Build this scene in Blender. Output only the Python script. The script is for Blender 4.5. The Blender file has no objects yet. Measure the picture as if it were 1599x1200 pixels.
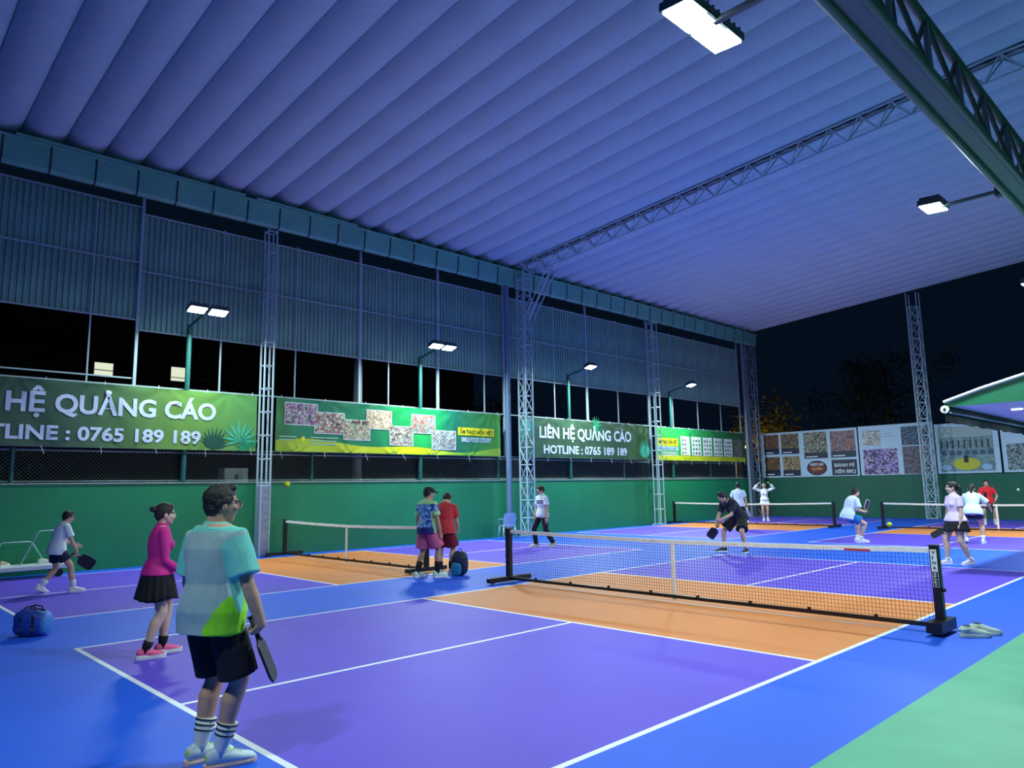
import bpy, bmesh, math, random
import numpy as np
from mathutils import Vector, Matrix, noise
random.seed(7)
scene = bpy.context.scene
COL = scene.collection
# ------------------------------------------------------------------ camera
def rot_cam(rx, roll, rz):
    return Matrix.Rotation(rz, 3, 'Z') @ Matrix.Rotation(rx, 3, 'X') @ Matrix.Rotation(roll, 3, 'Z')
cam_d = bpy.data.cameras.new('camera')
cam = bpy.data.objects.new('camera', cam_d); COL.objects.link(cam)
CAM = Vector((6.195, -9.0712, 1.651))
cam.matrix_world = Matrix.Translation(CAM) @ rot_cam(1.7132, -0.0178, 0.8038).to_4x4()
cam_d.sensor_width = 36.0
cam_d.lens = 1132.42 / 1599 * 36
cam_d.clip_end = 300
scene.camera = cam
# ------------------------------------------------------------------ world: night sky
w = bpy.data.worlds.new('night_sky'); scene.world = w; w.use_nodes = True
w.node_tree.nodes['Background'].inputs[0].default_value = (0.0008, 0.0026, 0.0066, 1)
w.node_tree.nodes['Background'].inputs[1].default_value = 1.0
scene.view_settings.view_transform = 'Standard'
scene.view_settings.look = 'None'
scene.view_settings.gamma = 1.0
scene.view_settings.use_curve_mapping = False
scene.view_settings.exposure = 0.62
LAMP_W = 250.0            # watts of one floodlight head
LAMP_COL = (0.80, 1.0, 0.99)

# ------------------------------------------------------------------ helpers
def lin(c):
    return tuple(((v/255)/12.92 if v/255 <= 0.04045 else ((v/255+0.055)/1.055)**2.4) for v in c)
MATS = {}
def mat(name, rgb, rough=0.6, metal=0.0, var=0.0, vscale=8.0, bump=0.0, bscale=40.0, emit=None, estr=0.0, spec=0.5, coords='Object'):
    if name in MATS: return MATS[name]
    m = bpy.data.materials.new(name); m.use_nodes = True; MATS[name] = m
    nt = m.node_tree; b = nt.nodes['Principled BSDF']
    c = lin(rgb)
    b.inputs['Base Color'].default_value = (*c, 1)
    b.inputs['Roughness'].default_value = rough
    b.inputs['Metallic'].default_value = metal
    b.inputs['Specular IOR Level'].default_value = spec
    tc = None
    if var > 0 or bump > 0:
        tc = nt.nodes.new('ShaderNodeTexCoord')
    if var > 0:
        n = nt.nodes.new('ShaderNodeTexNoise'); n.inputs['Scale'].default_value = vscale; n.inputs['Detail'].default_value = 5
        nt.links.new(tc.outputs[coords], n.inputs['Vector'])
        r = nt.nodes.new('ShaderNodeMapRange'); r.inputs['From Min'].default_value = .3; r.inputs['From Max'].default_value = .7
        r.inputs['To Min'].default_value = 1-var; r.inputs['To Max'].default_value = 1+var*.6
        nt.links.new(n.outputs['Fac'], r.inputs['Value'])
        mx = nt.nodes.new('ShaderNodeVectorMath'); mx.operation = 'SCALE'; mx.inputs[0].default_value = c
        nt.links.new(r.outputs[0], mx.inputs['Scale']); nt.links.new(mx.outputs[0], b.inputs['Base Color'])
    if bump > 0:
        n2 = nt.nodes.new('ShaderNodeTexNoise'); n2.inputs['Scale'].default_value = bscale; n2.inputs['Detail'].default_value = 3
        nt.links.new(tc.outputs[coords], n2.inputs['Vector'])
        bp = nt.nodes.new('ShaderNodeBump'); bp.inputs['Strength'].default_value = bump; bp.inputs['Distance'].default_value = .02
        nt.links.new(n2.outputs['Fac'], bp.inputs['Height']); nt.links.new(bp.outputs[0], b.inputs['Normal'])
    if emit is not None:
        b.inputs['Emission Color'].default_value = (*lin(emit), 1); b.inputs['Emission Strength'].default_value = estr
    return m
def picture(name, cols, scale=4.0, seed=0.0, detail=3, dist=1.0):
    """flat photo print: blotches of the colours seen in the print"""
    if name in MATS: return MATS[name]
    m = bpy.data.materials.new(name); m.use_nodes = True; MATS[name] = m
    nt = m.node_tree; b = nt.nodes['Principled BSDF']; b.inputs['Roughness'].default_value = .55
    tc = nt.nodes.new('ShaderNodeTexCoord'); mp = nt.nodes.new('ShaderNodeMapping'); mp.inputs['Location'].default_value = (seed*3.1, seed*1.7, seed)
    n = nt.nodes.new('ShaderNodeTexVoronoi'); n.distance = 'CHEBYCHEV'; n.inputs['Scale'].default_value = scale*3.6
    n2 = nt.nodes.new('ShaderNodeTexNoise'); n2.inputs['Scale'].default_value = scale*5; n2.inputs['Detail'].default_value = 4
    nt.links.new(tc.outputs['Object'], mp.inputs[0]); nt.links.new(mp.outputs[0], n.inputs['Vector']); nt.links.new(mp.outputs[0], n2.inputs['Vector'])
    sr = nt.nodes.new('ShaderNodeSeparateColor'); nt.links.new(n.outputs['Color'], sr.inputs[0])
    mm = nt.nodes.new('ShaderNodeMix'); mm.inputs[0].default_value = .45; nt.links.new(sr.outputs[0], mm.inputs[2]); nt.links.new(n2.outputs['Fac'], mm.inputs[3])
    cr = nt.nodes.new('ShaderNodeValToRGB'); el = cr.color_ramp.elements
    k = len(cols)
    while len(el) < k: el.new(.5)
    for i, cc in enumerate(cols):
        el[i].position = .22 + .5*i/max(1, k-1); el[i].color = (*lin(cc), 1)
    nt.links.new(mm.outputs[0], cr.inputs[0]); nt.links.new(cr.outputs[0], b.inputs['Base Color'])
    return m
def mesh_obj(name, verts, faces, material, parent=None, smooth=False, mats=None, midx=None):
    me = bpy.data.meshes.new(name); me.from_pydata([tuple(v) for v in verts], [], faces); me.update()
    for m_ in (mats or [material]): me.materials.append(m_)
    if midx is not None: me.polygons.foreach_set('material_index', midx)
    if smooth: me.polygons.foreach_set('use_smooth', [True]*len(me.polygons))
    o = bpy.data.objects.new(name, me); COL.objects.link(o)
    if parent: o.parent = parent
    return o
def link(name, me, parent=None, M=None):
    o = bpy.data.objects.new(name, me); COL.objects.link(o)
    if parent: o.parent = parent
    if M is not None: o.matrix_local = M
    return o
def tag(o, label=None, cat=None, group=None, kind=None):
    if label: o['label'] = label
    if cat: o['category'] = cat
    if group: o['group'] = group
    if kind: o['kind'] = kind
    return o
def thing(name, label, cat, loc=(0,0,0), rz=0.0, group=None):
    o = bpy.data.objects.new(name, None); COL.objects.link(o); o.empty_display_size = .1
    o.location = loc; o.rotation_euler = (0,0,rz)
    return tag(o, label, cat, group)
# shared unit meshes (one per material)
_unit = {}
def unit_mesh(kind, m):
    k = (kind, m.name)
    if k in _unit: return _unit[k]
    me = bpy.data.meshes.new(kind + '_' + m.name)
    if kind == 'tube':
        n = 8; v = []; f = []
        for z in (0, 1):
            v += [(math.cos(2*math.pi*i/n), math.sin(2*math.pi*i/n), z) for i in range(n)]
        f = [(i, (i+1) % n, n+(i+1) % n, n+i) for i in range(n)] + [tuple(range(n))[::-1], tuple(range(n, 2*n))]
        me.from_pydata(v, [], f)
        me.polygons.foreach_set('use_smooth', [True]*n+[False]*2)
    else:
        b = .06; v = []; f = []
        bm = bmesh.new(); bmesh.ops.create_cube(bm, size=1.0); bm.to_mesh(me); bm.free()
    me.materials.append(m); _unit[k] = me
    return me
def tube(name, p0, p1, r, m, parent=None, r2=None):
    p0 = Vector(p0); p1 = Vector(p1); d = p1-p0; L = d.length
    q = d.to_track_quat('Z', 'Y')
    M = Matrix.Translation(p0) @ q.to_matrix().to_4x4() @ Matrix.Diagonal((r, r2 or r, L, 1))
    return link(name, unit_mesh('tube', m), parent, M)
def box(name, c, s, m, parent=None, R=None):
    M = Matrix.Translation(Vector(c))
    if R is not None: M = M @ R.to_4x4()
    return link(name, unit_mesh('box', m), parent, M @ Matrix.Diagonal((s[0], s[1], s[2], 1)))
def bbox_mesh(name, lo, hi, m, parent=None, bevel=.01):
    bm = bmesh.new(); bmesh.ops.create_cube(bm, size=1.0)
    lo = Vector(lo); hi = Vector(hi)
    for v in bm.verts: v.co = Vector(((lo[i]+hi[i])/2+v.co[i]*(hi[i]-lo[i]) for i in range(3)))
    if bevel: bmesh.ops.bevel(bm, geom=bm.edges[:], offset=bevel, segments=2, affect='EDGES', profile=.6)
    me = bpy.data.meshes.new(name); bm.to_mesh(me); bm.free(); me.materials.append(m)
    return link(name, me, parent)
def polytube(pts, r, n=6, closed=False):
    """verts, faces of a tube along points"""
    pts = [Vector(p) for p in pts]; v = []; f = []; N = len(pts)
    up = Vector((0.13, 0.27, 1)).normalized()
    for i, p in enumerate(pts):
        a = pts[max(0, i-1)]; b = pts[min(N-1, i+1)]
        if closed: a = pts[(i-1) % N]; b = pts[(i+1) % N]
        t = (b-a).normalized(); s = t.cross(up)
        if s.length < 1e-3: s = t.cross(Vector((1, 0, 0)))
        s.normalize(); u = s.cross(t)
        rr = r[i] if isinstance(r, (list, tuple)) else r
        v += [p + s*math.cos(2*math.pi*k/n)*rr + u*math.sin(2*math.pi*k/n)*rr for k in range(n)]
    for i in range(N if closed else N-1):
        j = (i+1) % N
        f += [(i*n+k, i*n+(k+1) % n, j*n+(k+1) % n, j*n+k) for k in range(n)]
    if not closed: f += [tuple(range(n))[::-1], tuple(range((N-1)*n, N*n))]
    return v, f
def wire(name, pts, r, m, parent=None, n=6, closed=False):
    v, f = polytube(pts, r, n, closed); return mesh_obj(name, v, f, m, parent, True)
def merge(parts):
    V = []; F = []
    for v, f in parts:
        o = len(V); V += [Vector(x) for x in v]; F += [tuple(i+o for i in q) for q in f]
    return V, F
def text_mesh(body, w, h, bold=.012, cap_only=True):
    cu = bpy.data.curves.new('t', 'FONT'); cu.body = body; cu.size = 1; cu.offset = bold; cu.resolution_u = 3
    o = bpy.data.objects.new('t', cu); COL.objects.link(o)
    bpy.context.view_layer.update()
    me = bpy.data.meshes.new_from_object(o.evaluated_get(bpy.context.evaluated_depsgraph_get()))
    V = [v.co.copy() for v in me.vertices]; F = [tuple(p.vertices) for p in me.polygons]
    bpy.data.objects.remove(o); bpy.data.curves.remove(cu); bpy.data.meshes.remove(me)
    x0 = min(v.x for v in V); x1 = max(v.x for v in V)
    # Bfont capitals are ~0.73 high at size 1
    sx = w/(x1-x0); sy = h/.73
    return [Vector(((v.x-x0)*sx, v.y*sy, 0)) for v in V], F

# ------------------------------------------------------------------ shared materials
M_WHITE = mat('line_white', (238, 242, 246), .5, var=.05, vscale=6)
M_BLUE = mat('court_blue', (22, 92, 226), .58, var=.09, vscale=.7, bump=.05, bscale=60, spec=.4)
M_PURPLE = mat('court_purple', (96, 74, 208), .60, var=.07, vscale=.8, bump=.05, bscale=60, spec=.4)
M_ORANGE = mat('court_orange', (216, 132, 68), .60, var=.07, vscale=.9, bump=.05, bscale=60, spec=.4)
M_GREENF = mat('court_green', (92, 178, 140), .62, var=.10, vscale=2.2, bump=.06, bscale=50, spec=.4)
M_WALLG = mat('wall_green_paint', (16, 134, 86), .55, var=.10, vscale=.9, bump=.12, bscale=12)
M_GALV = mat('galvanised_steel', (178, 202, 210), .45, .12, var=.12, vscale=6)
M_GALVD = mat('weathered_steel', (128, 148, 160), .5, .15, var=.15, vscale=5)
M_TEAL = mat('gutter_teal', (120, 192, 172), .5, .1, var=.10, vscale=2)
M_SHEET = mat('corrugated_sheet', (146, 190, 178), .5, .25, var=.18, vscale=1.3)
M_FABRIC = mat('roof_fabric', (188, 210, 226), .75, var=.05, vscale=1.0, bump=.35, bscale=5.0)
M_TRUSSG = mat('truss_green', (92, 108, 112), .45, .2, var=.12, vscale=4)
M_POSTG = mat('fence_post_green', (34, 100, 94), .45, .1, var=.1, vscale=5)
M_BLACK = mat('black_steel', (22, 23, 28), .4, .1)
M_DARK = mat('outdoor_dark', (30, 34, 34), .9, var=.3, vscale=.4)

# ------------------------------------------------------------------ floor (painted zones)
XB, YD, K, LS, W = -8.55, 18.09, 2.15, 6.82, 3.05
XW = -12.25; YF = 26.6; XG = 4.12
def court_at(x, y):
    """paint index at a floor point: 0 blue 1 purple 2 orange 3 white 4 green"""
    if x > XG: return 4
    lw = .026
    for cx in (0, XB):
        for cy in (0, YD):
            dx = x-cx; dy = y-cy
            if abs(dx) <= W+lw and abs(dy) <= LS+lw:
                if abs(abs(dx)-W) <= lw or abs(abs(dy)-LS) <= lw: return 3
                if abs(abs(dy)-K) <= lw: return 3
                if abs(dx) <= lw and abs(dy) >= K: return 3
                if abs(dy+.03) <= .018: return 3
                return 2 if abs(dy) < K else 1
    return 0
xs = {XW, XG, 26.0}; ys = {-18.0, YF}
for cx in (0, XB):
    for a in (-W, 0, W):
        xs |= {cx+a-.026, cx+a+.026}
for cy in (0, YD):
    for a in (-LS, -K, K, LS):
        ys |= {cy+a-.026, cy+a+.026}
    ys |= {cy-.048, cy-.012}
xs = sorted(xs); ys = sorted(ys)
V = [(x, y, 0) for y in ys for x in xs]; F = []; MI = []
for j in range(len(ys)-1):
    for i in range(len(xs)-1):
        n = len(xs); F.append((j*n+i, j*n+i+1, (j+1)*n+i+1, (j+1)*n+i))
        MI.append(court_at((xs[i]+xs[i+1])/2, (ys[j]+ys[j+1])/2))
tag(mesh_obj('floor', V, F, None, mats=[M_BLUE, M_PURPLE, M_ORANGE, M_WHITE, M_GREENF], midx=MI), kind='structure')
gv = [(-90, -60, -.06), (60, -60, -.06), (60, 120, -.06), (-90, 120, -.06)]
tag(mesh_obj('ground', gv, [(0, 1, 2, 3)], M_DARK), kind='structure')

# ------------------------------------------------------------------ walls
wl = bbox_mesh('wall_left', (XW-.2, -18, -.05), (XW, YF+.2, 1.9), M_WALLG, bevel=.012); tag(wl, kind='structure')
cap = bbox_mesh('wall_coping', (XW-.22, -18, 1.9), (XW+.02, YF+.2, 1.935), mat('coping_concrete', (150, 168, 160), .7, var=.15), wl, bevel=.006)
wf = bbox_mesh('wall_back', (XW, YF, -.05), (20, YF+.2, 1.9), mat('wall_back_green', (10, 92, 68), .55, var=.08, vscale=.8), bevel=.012); tag(wf, kind='structure')

# ------------------------------------------------------------------ roof: sagging fabric strips
PIT = .84; RIDGE = 3.6
def zroof(x):
    return 9.71 + (1.20/(RIDGE-XW))*(x-XW) if x <= RIDGE else 10.91 - .08*(x-RIDGE)
ceil_root = bpy.data.objects.new('ceiling', None); COL.objects.link(ceil_root); tag(ceil_root, kind='structure')
V = []; F = []
xs_r = [XW+.02, -12.1, -11.8, -11, -8, -5, -2, 1, 2.6, RIDGE, 4.6, 7, 10, 14]
NS = 16
for i, x in enumerate(xs_r):
    endk = 1.0
    if i < 3: endk = (.35, .75, 1.0)[i]
    for k in range(NS+1):
        u = .5-.5*math.cos(math.pi*k/NS); s = 1-(2*u-1)**2
        sag = .30*(s**.5)
        V.append((x, (u-.5)*PIT, zroof(x) + .14 - sag))
for i in range(len(xs_r)-1):
    for k in range(NS):
        a = i*(NS+1)+k; F.append((a, a+NS+1, a+NS+2, a+1))
strip_me = bpy.data.meshes.new('canopy_strip'); strip_me.from_pydata(V, [], F); strip_me.materials.append(M_FABRIC)
strip_me.polygons.foreach_set('use_smooth', [True]*len(F))
y = -16.0
while y < YF+.2:
    o = link('canopy_strip', strip_me, ceil_root, Matrix.Translation((0, y, 0))); y += PIT
Y_END = y-PIT/2
# edge pipes of the roof
tube('edge_pipe', (XW, Y_END, zroof(XW)), (RIDGE, Y_END, zroof(RIDGE)), .07, M_GALVD, ceil_root)
tube('edge_pipe', (RIDGE, Y_END, zroof(RIDGE)), (14, Y_END, zroof(14)), .07, M_GALVD, ceil_root)

# ------------------------------------------------------------------ lattice columns and trusses
def lattice_column(name, label, x, y, z1, a=.30, dz=.55, zig='x', r=.022, group=None, m=None, rz=0.0):
    m = m or M_GALV
    t = thing(name, label, 'column', (x, y, 0), rz, group); h = a/2
    C = [(-h, -h), (h, -h), (h, h), (-h, h)]
    for c in C: tube('chord', (c[0], c[1], 0), (c[0], c[1], z1), r*1.15, m, t)
    n = int(z1/dz)
    for i in range(n+1):
        z = min(z1-.02, i*dz+.03)
        for k in range(4):
            p, q = C[k], C[(k+1) % 4]
            tube('rung', (*p, z), (*q, z), r*.8, m, t)
            if i < n:
                z2 = min(z1-.02, (i+1)*dz+.03)
                if zig in ('x',): 
                    tube('brace', (*p, z), (*q, z2), r*.6, m, t); tube('brace', (*q, z), (*p, z2), r*.6, m, t)
                elif zig == 'z':
                    a_, b_ = (p, q) if i % 2 else (q, p)
                    tube('brace', (*a_, z), (*b_, z2), r*.7, m, t)
    return t
GC = None
lc1 = lattice_column('lattice_column', 'slim ladder-like steel column with a grey padded sleeve round its foot', -12.09, -.52, 8.76, .24, .62, 'none', .024)
# padded sleeve round its foot
def sleeve(parent):
    n = 28; V = []; F = []; rows = 34
    for j in range(rows+1):
        z = .02+1.83*j/rows
        for k in range(n):
            a = 2*math.pi*k/n
            c, s = math.cos(a), math.sin(a)
            rr = .142/max(abs(c), abs(s), .78)
            rr *= 1+.035*noise.noise((c*1.3, s*1.3, z*9))+.02*math.sin(z*34+2*a)
            V.append((c*rr, s*rr, z))
    for j in range(rows):
        for k in range(n):
            F.append((j*n+k, j*n+(k+1) % n, (j+1)*n+(k+1) % n, (j+1)*n+k))
    F += [tuple(range(n))[::-1], tuple(range(rows*n, rows*n+n))]
    return mesh_obj('foam_sleeve', V, F, mat('sleeve_grey', (134, 152, 176), .6, var=.08, vscale=10, bump=.3, bscale=30), parent, True)
sleeve(lc1)['label'] = 'wrinkled grey foam sleeve'
lc2 = lattice_column('lattice_column', 'cross-braced steel column under the roof truss beside a thick round pipe', -11.62, 8.75, 9.35, .34, .6, 'z', .026)
lc3 = lattice_column('lattice_column', 'slim steel column dividing the phone-number banner from the menu banner', -11.98, 17.0, 8.76, .30, .62, 'none', .024)
lc4 = lattice_column('lattice_column', 'steel lattice column in the corner where the two green walls meet', -12.03, 25.85, 8.76, .32, .62, 'z', .026, m=M_GALVD)
lc5 = lattice_column('lattice_column', 'tall cross-braced steel tower before the photo boards of the back wall', -4.2, 26.15, 10.05, .42, .72, 'x', .024)
pp = thing('pipe_post', 'thick round grey-blue pipe post beside the cross-braced column', 'post', (-12.0, 8.25, 0))
tube('pipe', (0, 0, 0), (0, 0, 8.76), .10, mat('pipe_blue', (110, 138, 168), .5, .2, var=.1), pp)
box('base_plate', (0, 0, .01), (.3, .3, .02), M_GALV, pp)
for k, dx in enumerate((-.22, .05)):
    p2 = thing('pipe_post', ('thick' if k == 0 else 'thin')+' round steel pipe post standing beside the corner lattice column', 'post', (-12.05, 25.2+dx, 0), 0, 'pipes in the corner')
    tube('pipe', (0, 0, 0), (0, 0, 8.76), (.085, .05)[k], M_GALVD, p2); box('base_plate', (0, 0, .01), (.2, .2, .02), M_GALVD, p2)

def roof_truss(y, label, x0=-11.62, x1=13.5):
    t = thing('roof_truss', label, 'truss', (x0, y, 0))
    n = 34; step = (x1-x0)/n
    top = lambda x: zroof(x)-.16
    bot = lambda x: zroof(x)-.62
    P = [x0+i*step for i in range(n+1)]
    for i in range(n):
        a, b = P[i], P[i+1]
        for dy in (-.17, .17):
            tube('top_chord', (a-x0, dy, top(a)), (b-x0, dy, top(b)), .032, M_GALV, t)
            m_ = (a+b)/2
            tube('web', (a-x0, dy, top(a)), (m_-x0, 0, bot(m_)), .019, M_GALV, t)
            tube('web', (m_-x0, 0, bot(m_)), (b-x0, dy, top(b)), .019, M_GALV, t)
        tube('bottom_chord', (max(a-step/2, x0)-x0, 0, bot(max(a-step/2, x0))), ((a+b)/2-x0, 0, bot((a+b)/2)), .026, M_GALV, t)
        tube('cross_tie', (a-x0, -.17, top(a)), (a-x0, .17, top(a)), .018, M_GALV, t)
        tube('cross_tie', (a-x0, -.17, top(a)), (b-x0, .17, top(b)), .012, M_GALVD, t)
    # dark roller rail clipped over the top chords
    for a, b in ((x0, RIDGE), (RIDGE, x1)):
        d = Vector((b-a, 0, top(b)-top(a)))
        R = d.to_track_quat('X', 'Z').to_matrix()
        box('roller_rail', ((a+b)/2-x0, .0, (top(a)+top(b))/2+.07), (d.length, .20, .05), mat('rail_dark', (28, 34, 52), .5, .3), t, R)
    # knee brace down to the column
    for dy in (-.13, .13):
        for off in (0, .26):
            tube('knee_brace', (.12+off, dy, 7.55), (1.35+off, dy, bot(x0+1.4)), .022, M_GALV, t)
    for k in range(5):
        u = k/5+.1; xk = .12+1.23*u; zk = 7.55+(bot(x0+1.4)-7.55)*u
        for dy in (-.13, .13): tube('knee_rung', (xk, dy, zk), (xk+.26, dy, zk), .016, M_GALV, t)
        tube('knee_rung', (xk, -.13, zk), (xk, .13, zk), .016, M_GALV, t)
    return t
roof_truss(8.75, 'long pale steel roof truss spanning the courts under the fabric ceiling')

# dark green light truss along the right side
def light_truss():
    x = 3.98; y0 = -14.0; y1 = 21.0; z0, z1 = 6.02, 6.98
    t = thing('light_truss', 'dark green steel truss carrying floodlights along the green floor edge', 'truss', (x, y0, 0)); L = y1-y0
    for dx in (-.14, .14):
        tube('bottom_chord', (dx, 0, z0), (dx, L, z0), .055, M_TRUSSG, t)
    box('bottom_plate', (0, L/2, z0+.02), (.30, L, .03), M_TRUSSG, t)
    tube('top_chord', (0, 0, z1), (0, L, z1), .06, M_TRUSSG, t)
    n = 29; s = L/n
    for i in range(n):
        a = i*s
        for dx in (-.14, .14):
            tube('web', (dx, a, z0), (0, a+s/2, z1), .032, M_TRUSSG, t)
            tube('web', (0, a+s/2, z1), (dx, a+s, z0), .032, M_TRUSSG, t)
        tube('cross_tie', (-.14, a, z0+.05), (.14, a, z0+.05), .028, M_TRUSSG, t)
    for yy in (-13.5+14, 13.5+14, 20.5+14):
        tube('support_post', (0, yy, 0), (0, yy, z0), .11, M_TRUSSG, t)
    return t
light_truss()

# ------------------------------------------------------------------ gutter
def gutter():
    g = thing('rain_gutter', 'teal sheet-metal rain gutter with straps below the roof edge', 'gutter', (XW+.03, -16, 0))
    L = 42.3
    prof = [(.0, 8.86), (.22, 8.80), (.30, 8.86), (.34, 9.38), (.40, 9.39), (.40, 9.42), (.30, 9.42), (.0, 9.43)]
    V = [(x, yy, z) for yy in (0, L) for x, z in prof]; n = len(prof)
    F = [(i, (i+1) % n, n+(i+1) % n, n+i) for i in range(n)] + [tuple(range(n)), tuple(range(n, 2*n))[::-1]]
    mesh_obj('trough', V, F, M_TEAL, g)
    md = mat('strap_dark', (44, 62, 70), .5, .3)
    V = []; F = []
    for yy in (0, .035):
        V += [(x+dx, yy, z+dz) for x, z, dx, dz in [(.0, 8.84, 0, 0), (.22, 8.785, 0, 0), (.315, 8.855, 0, 0), (.356, 9.38, 0, 0), (.34, 9.38, 0, 0), (.29, 8.87, 0, 0), (.22, 8.81, 0, 0), (0, 8.87, 0, 0)]]
    n = 8; F = [(i, (i+1) % n, n+(i+1) % n, n+i) for i in range(n)] + [tuple(range(n)), tuple(range(n, 2*n))[::-1]]
    me = bpy.data.meshes.new('strap'); me.from_pydata(V, [], F); me.materials.append(md)
    for k in range(46):
        link('strap', me, g, Matrix.Translation((0, .22+k*.905, 0)))
    for a, b in ((9.5, 14.6), (14.9, 18.0)):      # loose flashing strips on top
        box('flashing', (.25, (a+b)/2, 9.44), (.5, b-a, .02), M_TEAL, g)
    return g
gutter()

# ------------------------------------------------------------------ corrugated wind screen on a steel frame
def screen():
    s = thing('corrugated_screen', 'tall screen of grey corrugated sheets on thin steel frames above the left wall', 'screen', (XW-.33, 0, 0))
    posts = [(-9.8, 0), (-7.8, 0), (-6.75, 1), (-4.74, 0), (-3.74, 1), (-1.72, 0), (.36, 0), (2.41, 1), (3.44, 0), (5.35, 1), (7.37, 0), (8.3, 1), (9.25, 0), (10.91, 0), (12.81, 1), (14.77, 0), (16.9, 1), (18.73, 0), (20.8, 0), (22.87, 0), (24.75, 1)]
    SC = 1.0145                       # the screen stands a little behind the wall face
    fy = lambda q: -9.07+(q+9.07)*SC
    fz = lambda q: 1.65+(q-1.65)*SC
    posts = [(fy(a), b) for a, b in posts]
    cache = {}
    def sheet(wd, ht):
        k = (round(wd, 3), round(ht, 3))
        if k in cache: return cache[k]
        nw = max(4, round(wd/.135)); V = []; F = []
        prof = []
        for i in range(nw):
            y0 = wd*i/nw; p = wd/nw
            prof += [(y0, 0), (y0+p*.42, 0), (y0+p*.55, .045), (y0+p*.87, .045)]
        prof.append((wd, 0))
        for z in (0, ht): V += [(x, yy, z) for yy, x in prof]
        n = len(prof); F = [(i, i+1, n+i+1, n+i) for i in range(n-1)]
        me = bpy.data.meshes.new('sheet'); me.from_pydata(V, [], F); me.materials.append(M_SHEET); cache[k] = me
        return me
    for (a, ta), (b, tb) in zip(posts[:-1], posts[1:]):
        left = b <= -3.6
        zb, zm, zt = [fz(q) for q in ((5.80, 7.22, 8.62) if left else (5.56, 7.02, 8.46))]
        nseg = max(1, round((b-a)/1.0)); wd = (b-a)/nseg
        for k in range(nseg):
            for (z0, z1) in ((zb, zm), (zm, zt)):
                link('corrugated_sheet', sheet(wd, z1-z0), s, Matrix.Translation((random.uniform(-.03, -.01), a+k*wd, z0)))
        for z in (zb, zm, zt):
            box('rail', (.06, (a+b)/2, z), (.035, b-a, .035), M_GALV, s)
        if left: box('rail', (.06, (a+b)/2, 4.42), (.035, b-a, .035), M_GALV, s)
    for yy, th in posts:
        wd = .07 if th else .035
        zt = 9.05 if th else 8.62
        box('mullion', (.07, yy, (2.75+zt)/2), (wd, wd, zt-2.75), M_GALV, s)
    # rails on which the banners are tied
    for z in (2.66, 4.24):
        box('rail', (.09, 8.0, z), (.035, 34.0, .035), M_GALV, s)
    return s
screen()

# ------------------------------------------------------------------ chain-link fence between wall and banners
def chain_fence():
    f = thing('chain_link_fence', 'chain-link fence with green posts on top of the left green wall', 'fence', (XW-.155, 0, 1.945))
    y0, y1, h, p = -9.5, 25.0, .80, .085; r = .0026
    V = []; F = []
    def bar(a, b):
        a = Vector(a); b = Vector(b); d = (b-a).normalized(); n = Vector((1, 0, 0)); s = d.cross(n)
        o = len(V)
        for q in (a, b): V.extend([q+n*r+s*r, q-n*r+s*r, q-n*r-s*r, q+n*r-s*r])
        F.extend([(o, o+1, o+5, o+4), (o+1, o+2, o+6, o+5), (o+2, o+3, o+7, o+6), (o+3, o, o+4, o+7)])
    yy = y0-h
    while yy < y1:
        bar((0, yy, 0), (0, yy+h, h)); bar((.006, yy+h, 0), (.006, yy, h)); yy += p
    o = mesh_obj('wire_mesh', V, F, mat('fence_wire', (92, 108, 106), .5, .3), f); o['kind'] = 'stuff'
    tube('bottom_wire', (0, y0, .03), (0, y1, .03), .008, M_GALV, f)
    tube('top_wire', (0, y0, h-.01), (0, y1, h-.01), .008, M_GALV, f)
    for yy in (-9.6, -6.0, 1.02, 8.1, 15.2, 21.9): tube('fence_post', (0, yy, 0), (0, yy, h+.05), .045, M_POSTG, f)
    return f
chain_fence()

# ------------------------------------------------------------------ floodlights
M_LED = mat('led_panel', (255, 255, 255), .4, emit=(228, 250, 255), estr=26.0)
M_HOUS = mat('lamp_housing', (66, 84, 92), .45, .4)
def flood_head(parent, loc, aim, w=.42, h=.30, power=LAMP_W):
    """one LED floodlight head; aim = direction the panel faces"""
    aim = Vector(aim).normalized(); q = aim.to_track_quat('-Z', 'Y'); M = Matrix.Translation(loc) @ q.to_matrix().to_4x4()
    hd = link('lamp_head', unit_mesh('box', M_HOUS), parent, M @ Matrix.Translation((0, 0, .05)) @ Matrix.Diagonal((w, h, .09, 1)))
    pn = link('led_panel', unit_mesh('box', M_LED), parent, M @ Matrix.Translation((0, 0, .0)) @ Matrix.Diagonal((w*.9, h*.86, .02, 1)))
    for k in range(5):
        link('cooling_fin', unit_mesh('box', M_HOUS), parent, M @ Matrix.Translation((-w*.4+w*.2*k, 0, .12)) @ Matrix.Diagonal((.012, h*.9, .06, 1)))
    ld = bpy.data.lights.new('floodlight', 'AREA'); ld.shape = 'RECTANGLE'; ld.size = w*.9; ld.size_y = h*.86
    ld.energy = power; ld.color = LAMP_COL
    lo = bpy.data.objects.new('floodlight_emitter', ld); COL.objects.link(lo); lo.parent = parent
    lo.matrix_local = M @ Matrix.Translation((0, 0, -.02))
def fence_lamp(y, label, heads=2, power=LAMP_W, zp=5.85, xh=1.15, k_=1.0):
    power *= k_
    t = thing('floodlight_pole', label, 'floodlight', (XW-.03, y, 1.936))
    z = zp-1.935
    tube('pole', (0, 0, 0), (0, 0, z), .065, M_POSTG, t)
    tube('arm', (0, 0, z-.03), (xh-.1, .0, z+.16), .032, M_POSTG, t)
    for k in range(heads):
        dy = (k-(heads-1)/2)*.5
        flood_head(t, (xh, dy, z+.14), (.30, 0, -.95), power=power/heads*(1.0 if y < 0 else 1.3) if heads > 1 else power)
    tube('cross_bar', (xh-.06, -.3, z+.2), (xh-.06, .3, z+.2), .02, M_HOUS, t)
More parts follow.
